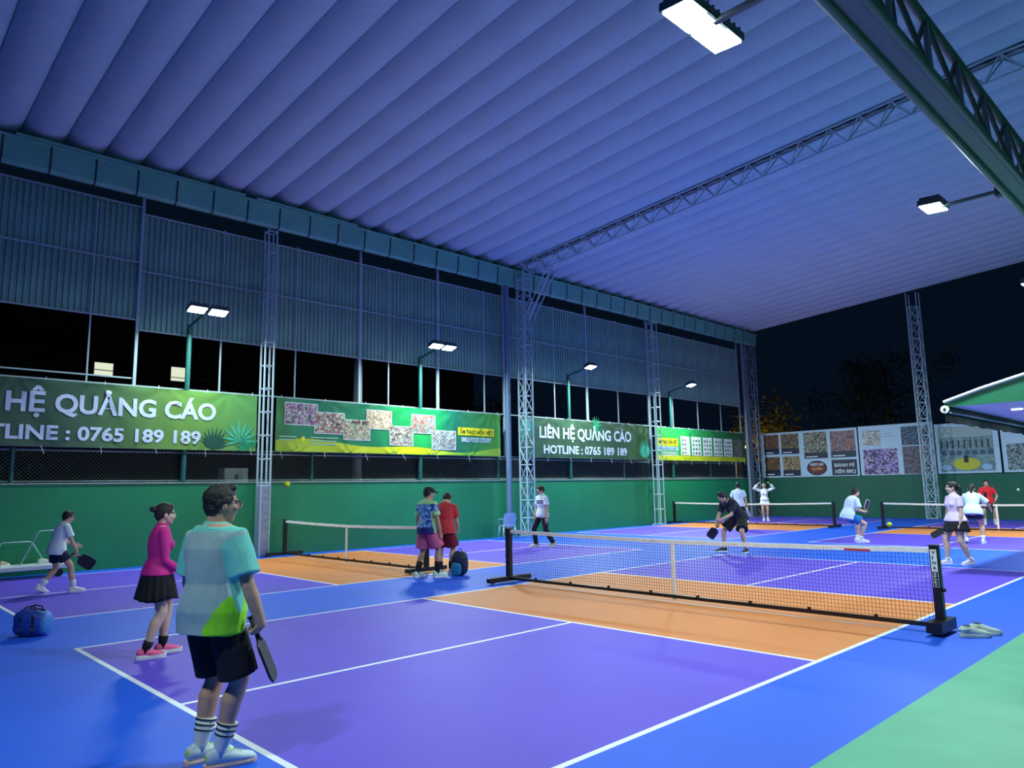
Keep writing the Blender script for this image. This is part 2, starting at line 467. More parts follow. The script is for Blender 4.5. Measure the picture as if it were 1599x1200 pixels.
fence_lamp(-2.5, 'green floodlight pole behind the banner end with the painted monstera leaf', k_=.68)
fence_lamp(4.68, 'green floodlight pole behind the banner of food-court photos')
fence_lamp(11.75, 'green floodlight pole behind the phone-number banner beside the cross-braced column', 1, zp=5.95, k_=1.35)
fence_lamp(18.6, 'green floodlight pole behind the menu banner', 1, zp=5.85, k_=1.35)
def truss_lamp(y, label, heads=1, k_=1.15):
    t = thing('truss_floodlight', label, 'floodlight', (3.753, y, 6.05))
    box('arm', (-.40, 0, .06), (.85, .06, .05), M_TRUSSG, t)
    box('clamp', (-.02, 0, .05), (.10, .14, .14), M_HOUS, t)
    for k in range(heads):
        dy = (k-(heads-1)/2)*.5
        flood_head(t, (-.95, dy, .06), (-.06, 0, -1), .5, .34, power=LAMP_W*k_)
    tube('hinge', (-.80, -.18, .08), (-.80, .18, .08), .03, M_HOUS, t)
truss_lamp(-3.1, 'twin floodlight on the green truss above the nearest net', 2, .36)
truss_lamp(-10.2, 'floodlight at the near end of the green truss', 1, .5)
truss_lamp(3.95, 'single floodlight on an arm of the green truss beyond the nearest net', 1)
truss_lamp(11.0, 'floodlight on the green truss above the green canopy', 1, 1.5)
truss_lamp(18.1, 'floodlight at the far end of the green truss', 1, 1.5)
# ------------------------------------------------------------------ banners on the left wall
def on_left(y, z, x=XW+.07):      # local x -> +Y, local y -> +Z, local z -> +X
    return Matrix(((0, 0, 1, x), (1, 0, 0, y), (0, 1, 0, z), (0, 0, 0, 1)))
def on_back(x, z, y=YF+.02):      # local x -> +X, local y -> +Z, local z -> -Y
    return Matrix(((1, 0, 0, x), (0, 0, -1, y), (0, 1, 0, z), (0, 0, 0, 1)))
def fold(x, y, H, seed=0, amp=1.0):
    v = .012*math.sin(x*1.9+seed)+.008*math.sin(x*4.3+y*2+seed*2)
    tp = 1.55
    k = round(x/tp)
    for q in (k-1, k, k+1):
        dx = x-q*tp; dy = H-y+.04; d = math.hypot(dx, dy)
        v += .020*math.exp(-d/.55)*math.sin(9*math.atan2(dx, dy)+seed)
        dy2 = y+.04; d2 = math.hypot(dx-.7, dy2)
        v += .012*math.exp(-d2/.4)*math.sin(8*math.atan2(dx-.7, dy2)+seed*1.3)
    return v*amp
def sheet_grid(w, h, f, step=.07):
    nx = max(2, int(w/step)); ny = max(2, int(h/step))
    V = [(w*i/nx, h*j/ny, f(w*i/nx, h*j/ny)) for j in range(ny+1) for i in range(nx+1)]
    F = [(j*(nx+1)+i, j*(nx+1)+i+1, (j+1)*(nx+1)+i+1, (j+1)*(nx+1)+i) for j in range(ny) for i in range(nx)]
    return V, F
def ramp_mat(name, stops, axis=0, rough=.42, noise_amt=.06):
    m = bpy.data.materials.new(name); m.use_nodes = True; nt = m.node_tree; b = nt.nodes['Principled BSDF']; b.inputs['Roughness'].default_value = rough
    tc = nt.nodes.new('ShaderNodeTexCoord'); sp = nt.nodes.new('ShaderNodeSeparateXYZ'); nt.links.new(tc.outputs['Generated'], sp.inputs[0])
    n = nt.nodes.new('ShaderNodeTexNoise'); n.inputs['Scale'].default_value = 3; nt.links.new(tc.outputs['Object'], n.inputs['Vector'])
    ad = nt.nodes.new('ShaderNodeMath'); ad.operation = 'MULTIPLY_ADD'; ad.inputs[1].default_value = noise_amt; nt.links.new(n.outputs['Fac'], ad.inputs[0]); nt.links.new(sp.outputs[axis], ad.inputs[2])
    cr = nt.nodes.new('ShaderNodeValToRGB'); el = cr.color_ramp.elements
    while len(el) < len(stops): el.new(.5)
    for i, (p, c) in enumerate(stops): el[i].position = p; el[i].color = (*lin(c), 1)
    nt.links.new(ad.outputs[0], cr.inputs[0]); nt.links.new(cr.outputs[0], b.inputs['Base Color'])
    return m
M_LETTER = mat('letter_pale', (206, 222, 246), .5, var=.05, vscale=3)
def banner(label, y0, y1, material, seed):
    H = 1.46
    t = thing('banner', label, 'banner'); t.matrix_world = on_left(y0, 2.72)
    f = lambda x, y: fold(x, y, H, seed)
    V, F = sheet_grid(y1-y0, H, f)
    mesh_obj('sheet', V, F, material, t, True)
    n = int((y1-y0)/1.2)
    for i in range(n+1):                                  # tie cords
        x = .15+i*(y1-y0-.3)/n
        tube('tie_cord', (x, H-.02, .015), (x+.02, H+.075, -.02), .005, M_WHITE, t)
        tube('tie_cord', (x, .02, .015), (x+random.uniform(.02, .16), -.09-.1*random.random(), .0), .006, M_WHITE, t)
    return t, f
def put_text(t, f, body, x, y, w, h, m, name='lettering', bold=.03, lift=.012):
    V, F = text_mesh(body, w, h, bold)
    V = [Vector((v.x+x, v.y+y, (f(v.x+x, v.y+y) if f else 0)+lift)) for v in V]
    # one object per character: group faces whose x-spans overlap
    spans = sorted((min(V[i].x for i in q), max(V[i].x for i in q), k) for k, q in enumerate(F))
    groups = []
    for a, b, k in spans:
        if groups and a < groups[-1][0]-1e-5: groups[-1][0] = max(groups[-1][0], b); groups[-1][1].append(k)
        else: groups.append([b, [k]])
    for _, ks in groups:
        idx = sorted({i for k in ks for i in F[k]}); mp = {i: j for j, i in enumerate(idx)}
        o = mesh_obj('letter', [V[i] for i in idx], [tuple(mp[i] for i in F[k]) for k in ks], m, t)
    return o
def put_rect(t, f, x, y, w, h, m, name, lift=.006):
    V, F = sheet_grid(w, h, lambda a, b: (f(a+x, b+y) if f else 0)+lift, .07 if f else 9)
    return mesh_obj(name, [(a+x, b+y, c) for a, b, c in V], F, m, t, True)
def put_poly(t, f, pts, m, name, lift=.007):
    V = [(a, b, (f(a, b) if f else 0)+lift) for a, b in pts]
    return mesh_obj(name, V, [tuple(range(len(pts)))], m, t)
def frond(t, f, x, y, L, ang, m, n=9, spread=1.9, lift=.008):
    """palm leaf print: blades radiating from a stem point"""
    parts = []
    for i in range(n):
        a = ang+(i/(n-1)-.5)*spread; l = L*(.65+.35*math.sin(math.pi*(i+.5)/n)); wd = l*.07
        d = Vector((math.cos(a), math.sin(a))); s = Vector((-d.y, d.x))
        P = [Vector((x, y)), Vector((x, y))+d*l*.5+s*wd, Vector((x, y))+d*l, Vector((x, y))+d*l*.5-s*wd]
        parts.append(([(p.x, p.y, (f(p.x, p.y) if f else 0)+lift+.0006*i) for p in P], [(0, 1, 2, 3)]))
    V, F = merge(parts); return mesh_obj('leaf_print', V, F, m, t)
M_LEAF = mat('leaf_print_green', (28, 150, 104), .5); M_LEAF2 = mat('leaf_print_mint', (70, 190, 150), .5)
M_YEL = mat('print_yellow', (226, 222, 32), .5); M_LIME = mat('print_lime', (150, 205, 40), .5); M_BOARDW = mat('print_white', (216, 228, 226), .5)
M_INK = mat('print_ink', (26, 40, 34), .5)
# 1: phone number, left
m1 = ramp_mat('banner_olive', [(0, (48, 74, 66)), (.55, (58, 92, 72)), (.82, (104, 150, 66)), (1, (96, 160, 84))])
t, f = banner('olive banner with large pale phone-number lettering and a painted monstera leaf', -9.2, -.72, m1, 1.0)
put_text(t, f, 'LIÊN HỆ QUẢNG CÁO', 1.65, .76, 5.75, .42, M_LETTER)
put_text(t, f, 'HOTLINE : 0765 189 189', 1.95, .16, 5.09, .31, M_LETTER)
frond(t, f, 8.05, .25, .62, 1.7, M_LEAF2, 9, 3.4); frond(t, f, 7.35, .02, .6, 1.4, mat('leaf_print_dark', (24, 84, 66), .5), 11, 2.2); frond(t, f, 8.3, .02, .55, 2.0, M_LEAF, 8, 2.2)
# 2: food court photos
m2 = ramp_mat('banner_green', [(0, (70, 140, 60)), (.12, (22, 122, 84)), (.42, (18, 128, 82)), (.62, (28, 178, 84)), (.78, (16, 108, 88)), (1, (64, 150, 60))])
t, f = banner('green banner with seven food-court photos and a yellow wave', -.2, 8.05, m2, 2.3)
N = 110; top = [(8.2*i/N+.02, .24+.06*math.sin(i*.127)+.08*math.sin(i*.047+1)) for i in range(N+1)]
V = []; F = []
for i, (a, b) in enumerate(top):
    for k in range(7): yy = .02+(b-.02)*k/6; V.append((a, yy, f(a, yy)+.005))
F = [(7*i+k, 7*i+7+k, 7*i+8+k, 7*i+k+1) for i in range(N) for k in range(6)]
mesh_obj('wave_print', V, F, ramp_mat('wave', [(0, (150, 190, 50)), (.45, (206, 214, 30)), (.6, (226, 230, 20)), (.85, (120, 190, 60)), (1, (150, 190, 60))]), t)
pics = [(.25, .74, 1.0, .62, [(60, 66, 70), (120, 120, 116), (196, 190, 196), (150, 60, 130)]), (1.16, .53, .95, .62, [(70, 50, 50), (180, 110, 96), (120, 150, 130), (220, 214, 200)]),
        (2.06, .38, .90, .60, [(60, 170, 110), (170, 160, 130), (206, 190, 170), (110, 84, 70)]), (2.82, .73, .92, .58, [(90, 90, 70), (210, 190, 150), (224, 214, 190), (190, 140, 80)]),
        (3.64, .27, .90, .60, [(140, 60, 60), (214, 200, 180), (160, 170, 160), (90, 80, 70)]), (4.45, .67, .95, .60, [(70, 84, 90), (180, 200, 196), (120, 150, 140), (190, 90, 60)]), (5.24, .18, .98, .62, [(120, 80, 60), (170, 190, 190), (90, 100, 100), (210, 210, 200)])]
for k, (x, y, wd, h, cols) in enumerate(pics):
    fr = put_rect(t, f, x, y, wd, h, M_BOARDW, 'photo_frame', .006+.0015*k)
    put_rect(fr, f, x+.025, y+.025, wd-.05, h-.05, picture('food_photo_%d' % k, cols, 5, k), 'photo_print', .0085+.0015*k)
put_text(t, f, 'PHỞ BÒ', 2.35, .86, .55, .10, mat('print_brown', (110, 50, 44), .5), lift=.019)
put_rect(t, f, 6.32, .68, 1.62, .26, M_YEL, 'title_plate', .01)
put_text(t, f, 'ẨM THỰC HỒN VIỆT', 6.4, .735, 1.46, .13, M_INK, lift=.017, bold=.015)
put_text(t, f, 'SMILE FOOD COURT', 6.46, .47, 1.34, .15, M_LETTER, lift=.012, bold=.03)
for k, (x, y, wd) in enumerate(((.12, .40, .5), (.12, .32, .4), (1.05, .40, .85), (1.05, .31, .8), (1.05, .22, .8))):
    put_rect(t, f, x, y, wd, .035, mat('print_pale_green', (150, 200, 170), .5), 'small_print', .009)
n = 14; put_poly(t, f, [(.82+.06*math.cos(2*math.pi*i/n), .38+.06*math.sin(2*math.pi*i/n)-(.05 if i == 10 or i == 11 else 0)) for i in range(n)], M_YEL, 'map_pin', .01)
# 3: phone number, right
m3 = ramp_mat('banner_olive_b', [(0, (36, 104, 78)), (.2, (56, 88, 66)), (.8, (58, 92, 66)), (1, (70, 112, 62))])
t, f = banner('olive banner with pale phone-number lettering between palm-leaf prints', 8.98, 16.72, m3, 3.7)
put_text(t, f, 'LIÊN HỆ QUẢNG CÁO', 1.0, .74, 5.5, .42, M_LETTER)
put_text(t, f, 'HOTLINE : 0765 189 189', 1.2, .17, 4.96, .31, M_LETTER)
frond(t, f, .15, 1.35, .75, -.9, M_LEAF2, 11, 1.8); frond(t, f, .02, .9, .55, -.4, M_LEAF, 9, 1.9)
frond(t, f, 7.5, .05, .85, 1.75, M_LEAF2, 12, 1.9); frond(t, f, 4.1, 1.25, .55, .5, M_LEAF, 9, 2.4)
# 4: menus
m4 = ramp_mat('banner_menu', [(0, (60, 160, 60)), (.3, (36, 160, 80)), (.7, (40, 130, 72)), (1, (44, 84, 60))])
t, f = banner('green banner with a row of six white menu cards and a yellow title', 17.28, 24.95, m4, 5.1)
put_rect(t, f, .03, .02, 7.6, .22, mat('print_lemon', (190, 200, 30), .5), 'wave_print', .004)
put_rect(t, f, .08, .66, 1.55, .33, M_YEL, 'title_plate', .008); put_text(t, f, 'ẨM THỰC HỒN VIỆT', .14, .74, 1.42, .17, M_INK, lift=.014)
put_rect(t, f, .08, .45, 1.55, .18, mat('print_skyblue', (170, 210, 226), .5), 'subtitle_plate', .008); put_text(t, f, 'SMILE FOOD COURT', .18, .485, 1.35, .11, mat('print_blue', (60, 110, 150), .5), lift=.014)
for k in range(3): put_rect(t, f, .3, .36-.07*k, 1.3, .03, M_BOARDW, 'small_print', .008)
for k in range(6):
    x = 1.84+k*.94
    c = put_rect(t, f, x, .26, .78, .86, M_BOARDW if k < 5 else mat('print_taupe', (120, 112, 100), .5), 'menu_card', .008)
    for r in range(4):
        for q in range(3 if k else 2):
            put_rect(c, f, x+.1+q*.22, .32+r*.19, .13, .10, mat('menu_dish_%d' % ((r+q+k) % 3), [(70, 110, 96), (150, 140, 120), (40, 120, 90)][(r+q+k) % 3], .5), 'dish_print', .012)

# ------------------------------------------------------------------ photo boards on the back wall
M_BOARD = mat('board_paleblue', (178, 206, 222), .5, var=.06, vscale=3)
def board(label, x0, x1, z0, z1):
    t = thing('photo_board', label, 'board'); t.matrix_world = on_back(x0, z0)
    bbox_mesh('panel', (0, 0, -.04), (x1-x0, z1-z0, 0), M_BOARD, t, bevel=.006)
    return t
def bpic(t, x0, z0, X, Z, X1, Z1, key, cols, scale=3.0, lift=.004, name='photo_print'):
    o = put_rect(t, None, X-x0, Z-z0, X1-X, Z1-Z, picture(key, cols, scale, len(MATS)*.37), name, lift); return o
M_NAVY = mat('print_navy', (20, 30, 58), .5)
B1 = (-12.15, 1.93); t = board('pale board with six food photos, an oval emblem and bread-menu lettering', -12.15, -7.3, 1.93, 4.22)
for k, (a, b, c, d, cols) in enumerate([(-12.0, 3.12, -11.2, 4.12, [(30, 26, 34), (120, 70, 40), (60, 40, 40), (150, 120, 90)]), (-11.08, 3.1, -10.15, 4.12, [(30, 34, 40), (120, 60, 70), (60, 90, 70), (150, 140, 70)]),
        (-12.0, 2.02, -11.2, 2.98, [(26, 26, 30), (90, 70, 40), (150, 110, 60), (60, 40, 40)]), (-11.05, 2.0, -10.15, 2.98, [(34, 34, 34), (150, 130, 80), (190, 180, 140), (90, 50, 50)]),
        (-9.9, 2.83, -8.74, 4.12, [(40, 40, 44), (60, 80, 60), (160, 190, 160), (150, 60, 70)]), (-8.58, 2.83, -7.4, 4.1, [(30, 30, 36), (90, 80, 100), (150, 140, 150), (170, 100, 60)])]):
    p = bpic(t, *B1, a, b, c, d, 'dish_photo_%d' % k, cols, 5)
    put_rect(p, None, a-B1[0], b-B1[1], c-a, .30, M_NAVY, 'caption_band', .008)
    put_rect(p, None, a-B1[0]+.08, b-B1[1]+.06, (c-a)*.5, .05, M_BOARDW, 'caption_text', .012)
n = 36
def oval(rx, rz, lift, m, name, par):
    return put_poly(par, None, [(-9.32-B1[0]+rx*math.cos(2*math.pi*i/n), 2.36-B1[1]+rz*math.sin(2*math.pi*i/n)) for i in range(n)], m, name, lift)
e = oval(.5, .36, .004, M_NAVY, 'oval_emblem', t); oval(.42, .28, .007, mat('emblem_red', (110, 34, 40), .5), 'oval_ring', e)
put_text(e, None, 'NGỌC LAN', -9.32-B1[0]-.32, 2.36-B1[1]+.12, .64, .12, M_BOARDW, lift=.012)
put_text(e, None, 'QUÁN', -9.32-B1[0]-.26, 2.36-B1[1]-.10, .52, .13, mat('print_tan', (206, 160, 110), .5), lift=.012)
put_rect(t, None, -8.59-B1[0], 1.98-B1[1], 1.19, .74, M_NAVY, 'menu_sign', .004)
put_text(t, None, 'BÁNH MÌ', -8.46-B1[0], 2.38-B1[1], .93, .17, M_BOARDW, lift=.008, bold=.018); put_text(t, None, 'XIÊN BBQ', -8.48-B1[0], 2.08-B1[1], 1.0, .17, M_BOARDW, lift=.008, bold=.018)
B2 = (-7.24, 1.93); t = board('pale board with four event-hall photos behind the steel tower', -7.24, -4.03, 1.93, 4.24)
bpic(t, *B2, -7.05, 3.32, -6.25, 4.02, 'hall_a', [(60, 80, 90), (150, 170, 180), (190, 170, 120), (210, 220, 224)], 5)
bpic(t, *B2, -7.08, 1.98, -5.58, 3.14, 'hall_b', [(34, 40, 56), (70, 60, 90), (140, 120, 190), (190, 170, 190)], 3.5)
bpic(t, *B2, -5.36, 3.25, -4.15, 4.1, 'hall_c', [(24, 34, 50), (50, 70, 90), (100, 130, 150), (60, 60, 70)], 5)
bpic(t, *B2, -5.36, 1.96, -4.15, 3.2, 'hall_d', [(34, 36, 46), (80, 80, 90), (110, 120, 136), (130, 90, 70)], 5)
for k in range(2): put_rect(t, None, 1.15, 1.75+.13*k, .55-.15*k, .04, mat('print_greyblue', (150, 176, 194), .5), 'caption_text', .004)
B3 = (-3.98, 1.93); t = board('pale board with one wide banquet-hall photo and a round yellow tablecloth', -3.98, -1.6, 1.93, 4.1)
bpic(t, *B3, -3.84, 2.02, -1.8, 3.95, 'hall_wide', [(60, 88, 100), (104, 140, 150), (130, 160, 166), (120, 140, 120)], 4)
put_rect(t, None, .16, 1.55, 2.0, .46, mat('print_ceiling', (150, 172, 168), .5), 'ceiling_print', .006)
for k in range(9): put_rect(t, None, .2+.22*k, 1.08, .07, .34, mat('print_darkgreen', (34, 58, 54), .5), 'window_print', .006)
for k in range(7): put_rect(t, None, .22+.29*k, .78, .19, .2, mat('print_steel', (150, 176, 190) if k % 2 else (60, 84, 104), .5), 'chair_print', .006)
put_poly(t, None, [(1.12+.52*math.cos(2*math.pi*i/n), .40+.26*math.sin(2*math.pi*i/n)) for i in range(n)], mat('print_cloth_yellow', (190, 190, 50), .5), 'tablecloth_print', .008)
put_rect(t, None, 1.04, .46, .17, .30, M_INK, 'centrepiece_print', .012)
for k, sx in enumerate((.36, 1.86)):
    put_poly(t, None, [(sx+.2*math.cos(2*math.pi*i/n), .26+.12*math.sin(2*math.pi*i/n)) for i in range(n)], mat('print_plate', (150, 190, 214), .5), 'plate_print', .008)
B4 = (-1.52, 1.93); t = board('pale board with a dark kitchen photo beside the banquet-hall board', -1.52, 1.9, 1.93, 4.1)
bpic(t, *B4, -1.36, 2.02, .4, 3.1, 'hall_e', [(30, 38, 46), (80, 96, 106), (160, 180, 186), (90, 110, 90)], 4)
bpic(t, *B4, .55, 2.02, 1.75, 3.9, 'hall_f', [(40, 48, 60), (90, 110, 130), (170, 180, 180), (130, 110, 90)], 4)

# ------------------------------------------------------------------ pickleball nets
M_TAPE = mat('net_tape', (244, 248, 246), .6, var=.10, vscale=14); M_NETC = mat('net_cord', (16, 18, 24), .7)
NETW = 3.38
def zt(x): return .868+.045*(abs(x)/NETW)**1.6
def net_meshes():
    V = []; F = []; r = .0016; p = .043
    def bar(a, b, rr=r):
        a = Vector(a); b = Vector(b); d = (b-a).normalized(); n = Vector((0, 1, 0)); s = d.cross(n); o = len(V)
        for q in (a, b): V.extend([q+n*rr+s*rr, q-n*rr+s*rr, q-n*rr-s*rr, q+n*rr-s*rr])
        F.extend([(o, o+1, o+5, o+4), (o+1, o+2, o+6, o+5), (o+2, o+3, o+7, o+6), (o+3, o, o+4, o+7)])
    x = -NETW+.03
    while x < NETW-.02:
        bar((x, 0, .115), (x, .012*math.sin(x*5), zt(x)-.03)); x += p
    nz = 17
    for j in range(nz+1):
        u = j/nz; xs_ = [-NETW+.03+(2*NETW-.06)*i/20 for i in range(21)]
        for a, b in zip(xs_[:-1], xs_[1:]):
            q = lambda c: (c, .012*math.sin(c*5)*u, .115+(zt(c)-.03-.115)*u)
            bar(q(a), q(b))
    me = bpy.data.meshes.new('net_mesh'); me.from_pydata([tuple(v) for v in V], [], F); me.materials.append(M_NETC)
    V = []; F = []; N = 40
    for i in range(N+1):
        x = -NETW+2*NETW*i/N; z = zt(x)+.002*math.sin(i*1.7)
        V += [(x, -.012, z-.058), (x, -.012, z), (x, .012, z), (x, .012, z-.058)]
    for i in range(N):
        o = i*4; F += [(o+k, o+(k+1) % 4, o+4+(k+1) % 4, o+4+k) for k in range(4)]
    F += [(0, 1, 2, 3), (N*4+3, N*4+2, N*4+1, N*4)]
    tp = bpy.data.meshes.new('top_tape'); tp.from_pydata(V, [], F); tp.materials.append(M_TAPE)
    return me, tp
NET_ME, TAPE_ME = net_meshes()
def net(cx, cy, label, mark=False, sx=1.0):
    t = thing('pickleball_net', label, 'net', (cx, cy, 0), 0, 'portable court nets'); t.scale = (sx, 1, 1)
    link('net_mesh', NET_ME, t)['kind'] = 'stuff'; link('top_tape', TAPE_ME, t)
    bbox_mesh('centre_strap', (-.028, -.016, .03), (.028, .016, .862), M_TAPE, t, .004)
    for s in (-1, 1):
        x = s*(NETW+.05)
        p = bbox_mesh('post', (x-.045, -.045, .10), (x+.045, .045, .945), M_BLACK, t, .008)
        if s < 0 or not mark:
            bbox_mesh('foot', (x-.05, -.50, .03), (x+.05, .50, .11), M_BLACK, t, .008)
        else:
            bbox_mesh('foot', (x-.07, -.30, .03), (x+.09, .22, .15), M_BLACK, t, .01)
        for yy in (-.4, .4) if (s < 0 or not mark) else (-.2, .14):
            tube('caster', (x-.03, yy, .025), (x+.03, yy, .025), .025, mat('caster_grey', (150, 156, 160), .5), t)
        tube('tension_knob', (x+s*.045, 0, .46), (x+s*.075, 0, .46), .022, M_BLACK, t)
    box('base_bar', (0, 0, .075), (2*NETW+.05, .05, .045), M_BLACK, t)
    for k in range(8):
        box('hook', (-NETW+.6+k*.79, 0, .11), (.035, .03, .03), M_BLACK, t)
    if mark:                                              # maker's lettering on the right post, seen from the near side
        pl = thing_part = bpy.data.objects.new('post_label', None); COL.objects.link(pl); pl.parent = t
        x = NETW+.05; pl.matrix_local = Matrix(((1, 0, 0, x), (0, 0, -1, -.0465), (0, 1, 0, .5), (0, 0, 0, 1)))
        put_rect(pl, None, -.032, .16, .064, .235, M_TAPE, 'label_plate', .001); put_rect(pl, None, -.032, -.01, .064, .168, M_TAPE, 'label_plate', .001)
        put_rect(pl, None, -.027, -.005, .054, .158, M_BLACK, 'label_inset', .0025)
        for k, ch in enumerate('VINA'): put_text(pl, None, ch, -.018, .345-k*.055, .036 if ch != 'I' else .012, .036, M_INK, lift=.004, bold=.03)
        for k, ch in enumerate('SPORT'): put_text(pl, None, ch, -.014, .122-k*.03, .028, .022, M_TAPE, lift=.006, bold=.03)
        ml = mat('tape_red', (190, 60, 60), .6)
        bbox_mesh('tape_logo', (2.45, -.0135, .835), (2.75, -.0125, .862), ml, t, 0)
    return t
net(0.06, 0, 'white-taped court net with maker lettering on its black post, pale clogs beside it', True)
net(-8.82, 0, 'white-taped court net close to the padded lattice column', False, .885)
net(XB, YD, 'white-taped court net in front of the corner lattice column')
net(0, YD, 'white-taped court net before the steel tower and photo boards')

# ------------------------------------------------------------------ green canopy on the right
def canopy():
    x0, x1, y0, y1 = 2.42, 7.6, 4.95, 12.2; xm = 5.0
    t = thing('green_canopy', 'green gabled canopy with white edge, lilac plank ceiling and dark rolled awning', 'canopy', (x0, y0, 0))
    mg = mat('canopy_green', (24, 110, 76), .5, var=.06); mw = mat('canopy_trim_white', (232, 236, 236), .45)
    md = mat('awning_dark', (44, 52, 56), .75, bump=.3, bscale=20)
    L = y1-y0
    def gable(yy, name):
        P = [(0, 2.90), (.0, 2.97), (.55, 3.14), (1.2, 3.31), (xm-x0, 3.72), (x1-x0-1.2, 3.31), (x1-x0, 2.97), (x1-x0, 2.90)]
        V = [(a, yy, b) for a, b in P]+[(a, yy+.03, b) for a, b in P]; n = len(P)
        return mesh_obj(name, V, [tuple(range(n)), tuple(range(n, 2*n))[::-1]]+[(i, n+i, n+(i+1) % n, (i+1) % n) for i in range(n)], mg, t)
    gable(0, 'gable_panel'); gable(L-.03, 'gable_panel')
    P = [(-.03, 2.985), (.55, 3.165), (1.2, 3.335), (xm-x0, 3.745), (x1-x0-1.2, 3.335), (x1-x0+.03, 2.985)]
    for a, b in zip(P[:-1], P[1:]):
        tube('edge_trim', (a[0], -.01, a[1]), (b[0], -.01, b[1]), .028, mw, t)
        V = [(a[0], 0, a[1]), (b[0], 0, b[1]), (b[0], L, b[1]), (a[0], L, a[1])]; V += [(x, y, z+.02) for x, y, z in V]
        mesh_obj('roof_panel', V, [(3, 2, 1, 0), (4, 5, 6, 7), (0, 1, 5, 4), (1, 2, 6, 5), (2, 3, 7, 6), (3, 0, 4, 7)], mg, t)
    n = 36; pw = L/n
    mp = mat('ceiling_plank', (214, 210, 232), .4, var=.04)
    for k in range(n): box('ceiling_plank', ((x1-x0)/2, (k+.5)*pw, 2.915), (x1-x0-.1, pw-.012, .02), mp, t)
    ml = mat('downlight_glow', (255, 255, 255), .4, emit=(240, 250, 255), estr=8)
    for x, yy in ((.69, 1.65), (2.6, 1.65), (4.5, 1.65), (.69, 4.6), (2.6, 4.6), (4.5, 4.6)):
        tube('downlight', (x, yy, 2.895), (x, yy, 2.907), .09, ml, t)
        ld = bpy.data.lights.new('downlight', 'AREA'); ld.shape = 'DISK'; ld.size = .17; ld.energy = 6; ld.color = LAMP_COL
        lo = bpy.data.objects.new('downlight_emitter', ld); COL.objects.link(lo); lo.parent = t; lo.location = (x, yy, 2.89)
    # rolled awning along the left eave
    tube('awning_roller', (-.02, .0, 2.86), (-.02, L, 2.86), .065, md, t)
    tube('end_cap', (-.02, -.03, 2.86), (-.02, .005, 2.86), .07, mw, t); tube('spindle', (-.02, -.04, 2.86), (-.02, -.03, 2.86), .022, M_BLACK, t)
    V = []; F = []; N = 60
    for i in range(N+1):
        yy = L*i/N
        for z, a in ((2.82, 0), (2.74, .012), (2.64, .02)): V.append((-.03+a*math.sin(i*1.3), yy, z+(.01*math.sin(i*.9) if z < 2.7 else 0)))
    for i in range(N):
        for k in range(2): F.append((i*3+k, i*3+k+1, i*3+k+4, i*3+k+3))
    mesh_obj('valance', V, F, md, t, True)
    tube('front_rail', (.05, .02, 2.80), (.05, L, 2.80), .018, M_GALVD, t)
    for x, yy in ((2.3, .3), (2.3, L-.3), (5.0, .3), (5.0, L-.3)):
        tube('canopy_post', (x, yy, 0), (x, yy, 2.9), .05, mw, t)
canopy()

# ------------------------------------------------------------------ small things on the courts
def plastic_chair(x, y, rz):
    m = mat('chair_plastic', (168, 190, 206), .35, var=.04)
    t = thing('plastic_chair', 'pale grey plastic chair standing beside the thick round pipe post', 'chair', (x, y, 0), rz)
    bbox_mesh('seat', (-.22, -.22, .40), (.22, .22, .43), m, t, .012)
    for sx in (-1, 1):
        for sy in (-1, 1):
            V, F = polytube([(sx*.19, sy*.18, .41), (sx*.23, sy*.24, 0)], [.028, .018], 8); mesh_obj('leg', V, F, m, t, True)
        wire('armrest', [(sx*.22, .19, .41), (sx*.25, .20, .60), (sx*.25, 0, .64), (sx*.24, -.20, .64)], .018, m, t)
    V = []; F = []; n = 10
    for j in range(7):
        z = .43+.42*j/6; yy = -.20-.09*j/6
        for i in range(n+1):
            u = i/n*2-1; V.append((.22*u*(1-.04*j/6), yy+.03*u*u, z-(.05*u**4 if j == 6 else 0)))
    for j in range(6):
        for i in range(n): F.append((j*(n+1)+i, j*(n+1)+i+1, (j+1)*(n+1)+i+1, (j+1)*(n+1)+i))
    k = len(V); V2 = V+[(a, b-.014, c) for a, b, c in V]
    mesh_obj('backrest', V2, F+[tuple(q+k for q in f_[::-1]) for f_ in F], m, t, True)
plastic_chair(-11.55, 7.7, 2.45-math.pi/2+.3)
def trolley():
    t = thing('platform_trolley', 'flat white platform trolley with two tube handles by the left wall', 'trolley', (-11.72, -5.75, 0), .0)
    bbox_mesh('deck', (-.33, -.75, .17), (.33, .72, .26), mat('deck_white', (206, 216, 216), .5, var=.12, vscale=9), t, .015)
    for sx in (-.24, .24):
        for sy in (-.58, .56): tube('wheel', (sx-.02, sy, .085), (sx+.02, sy, .085), .085, M_BLACK, t)
    for xx, y0_, y1_, y2_, y3_, h in ((.05, -.10, .22, .62, .62, .68), (-.2, -.50, -.38, .14, .40, .46)):
        wire('handle', [(xx, y0_, .25), (xx, y1_-.04, .26+h*.94), (xx, y1_, .26+h), (xx, y2_-.04, .26+h), (xx, y2_, .26+h*.94), (xx, y3_, .25)], .012, M_GALV, t, 8)
trolley()
def loft_rings(rings):
    n = len(rings[0]); V = [Vector(v) for r in rings for v in r]; F = []
    for i in range(len(rings)-1): F += [(i*n+k, i*n+(k+1) % n, (i+1)*n+(k+1) % n, (i+1)*n+k) for k in range(n)]
    F += [tuple(range(n))[::-1], tuple(range((len(rings)-1)*n, len(rings)*n))]
    return V, F
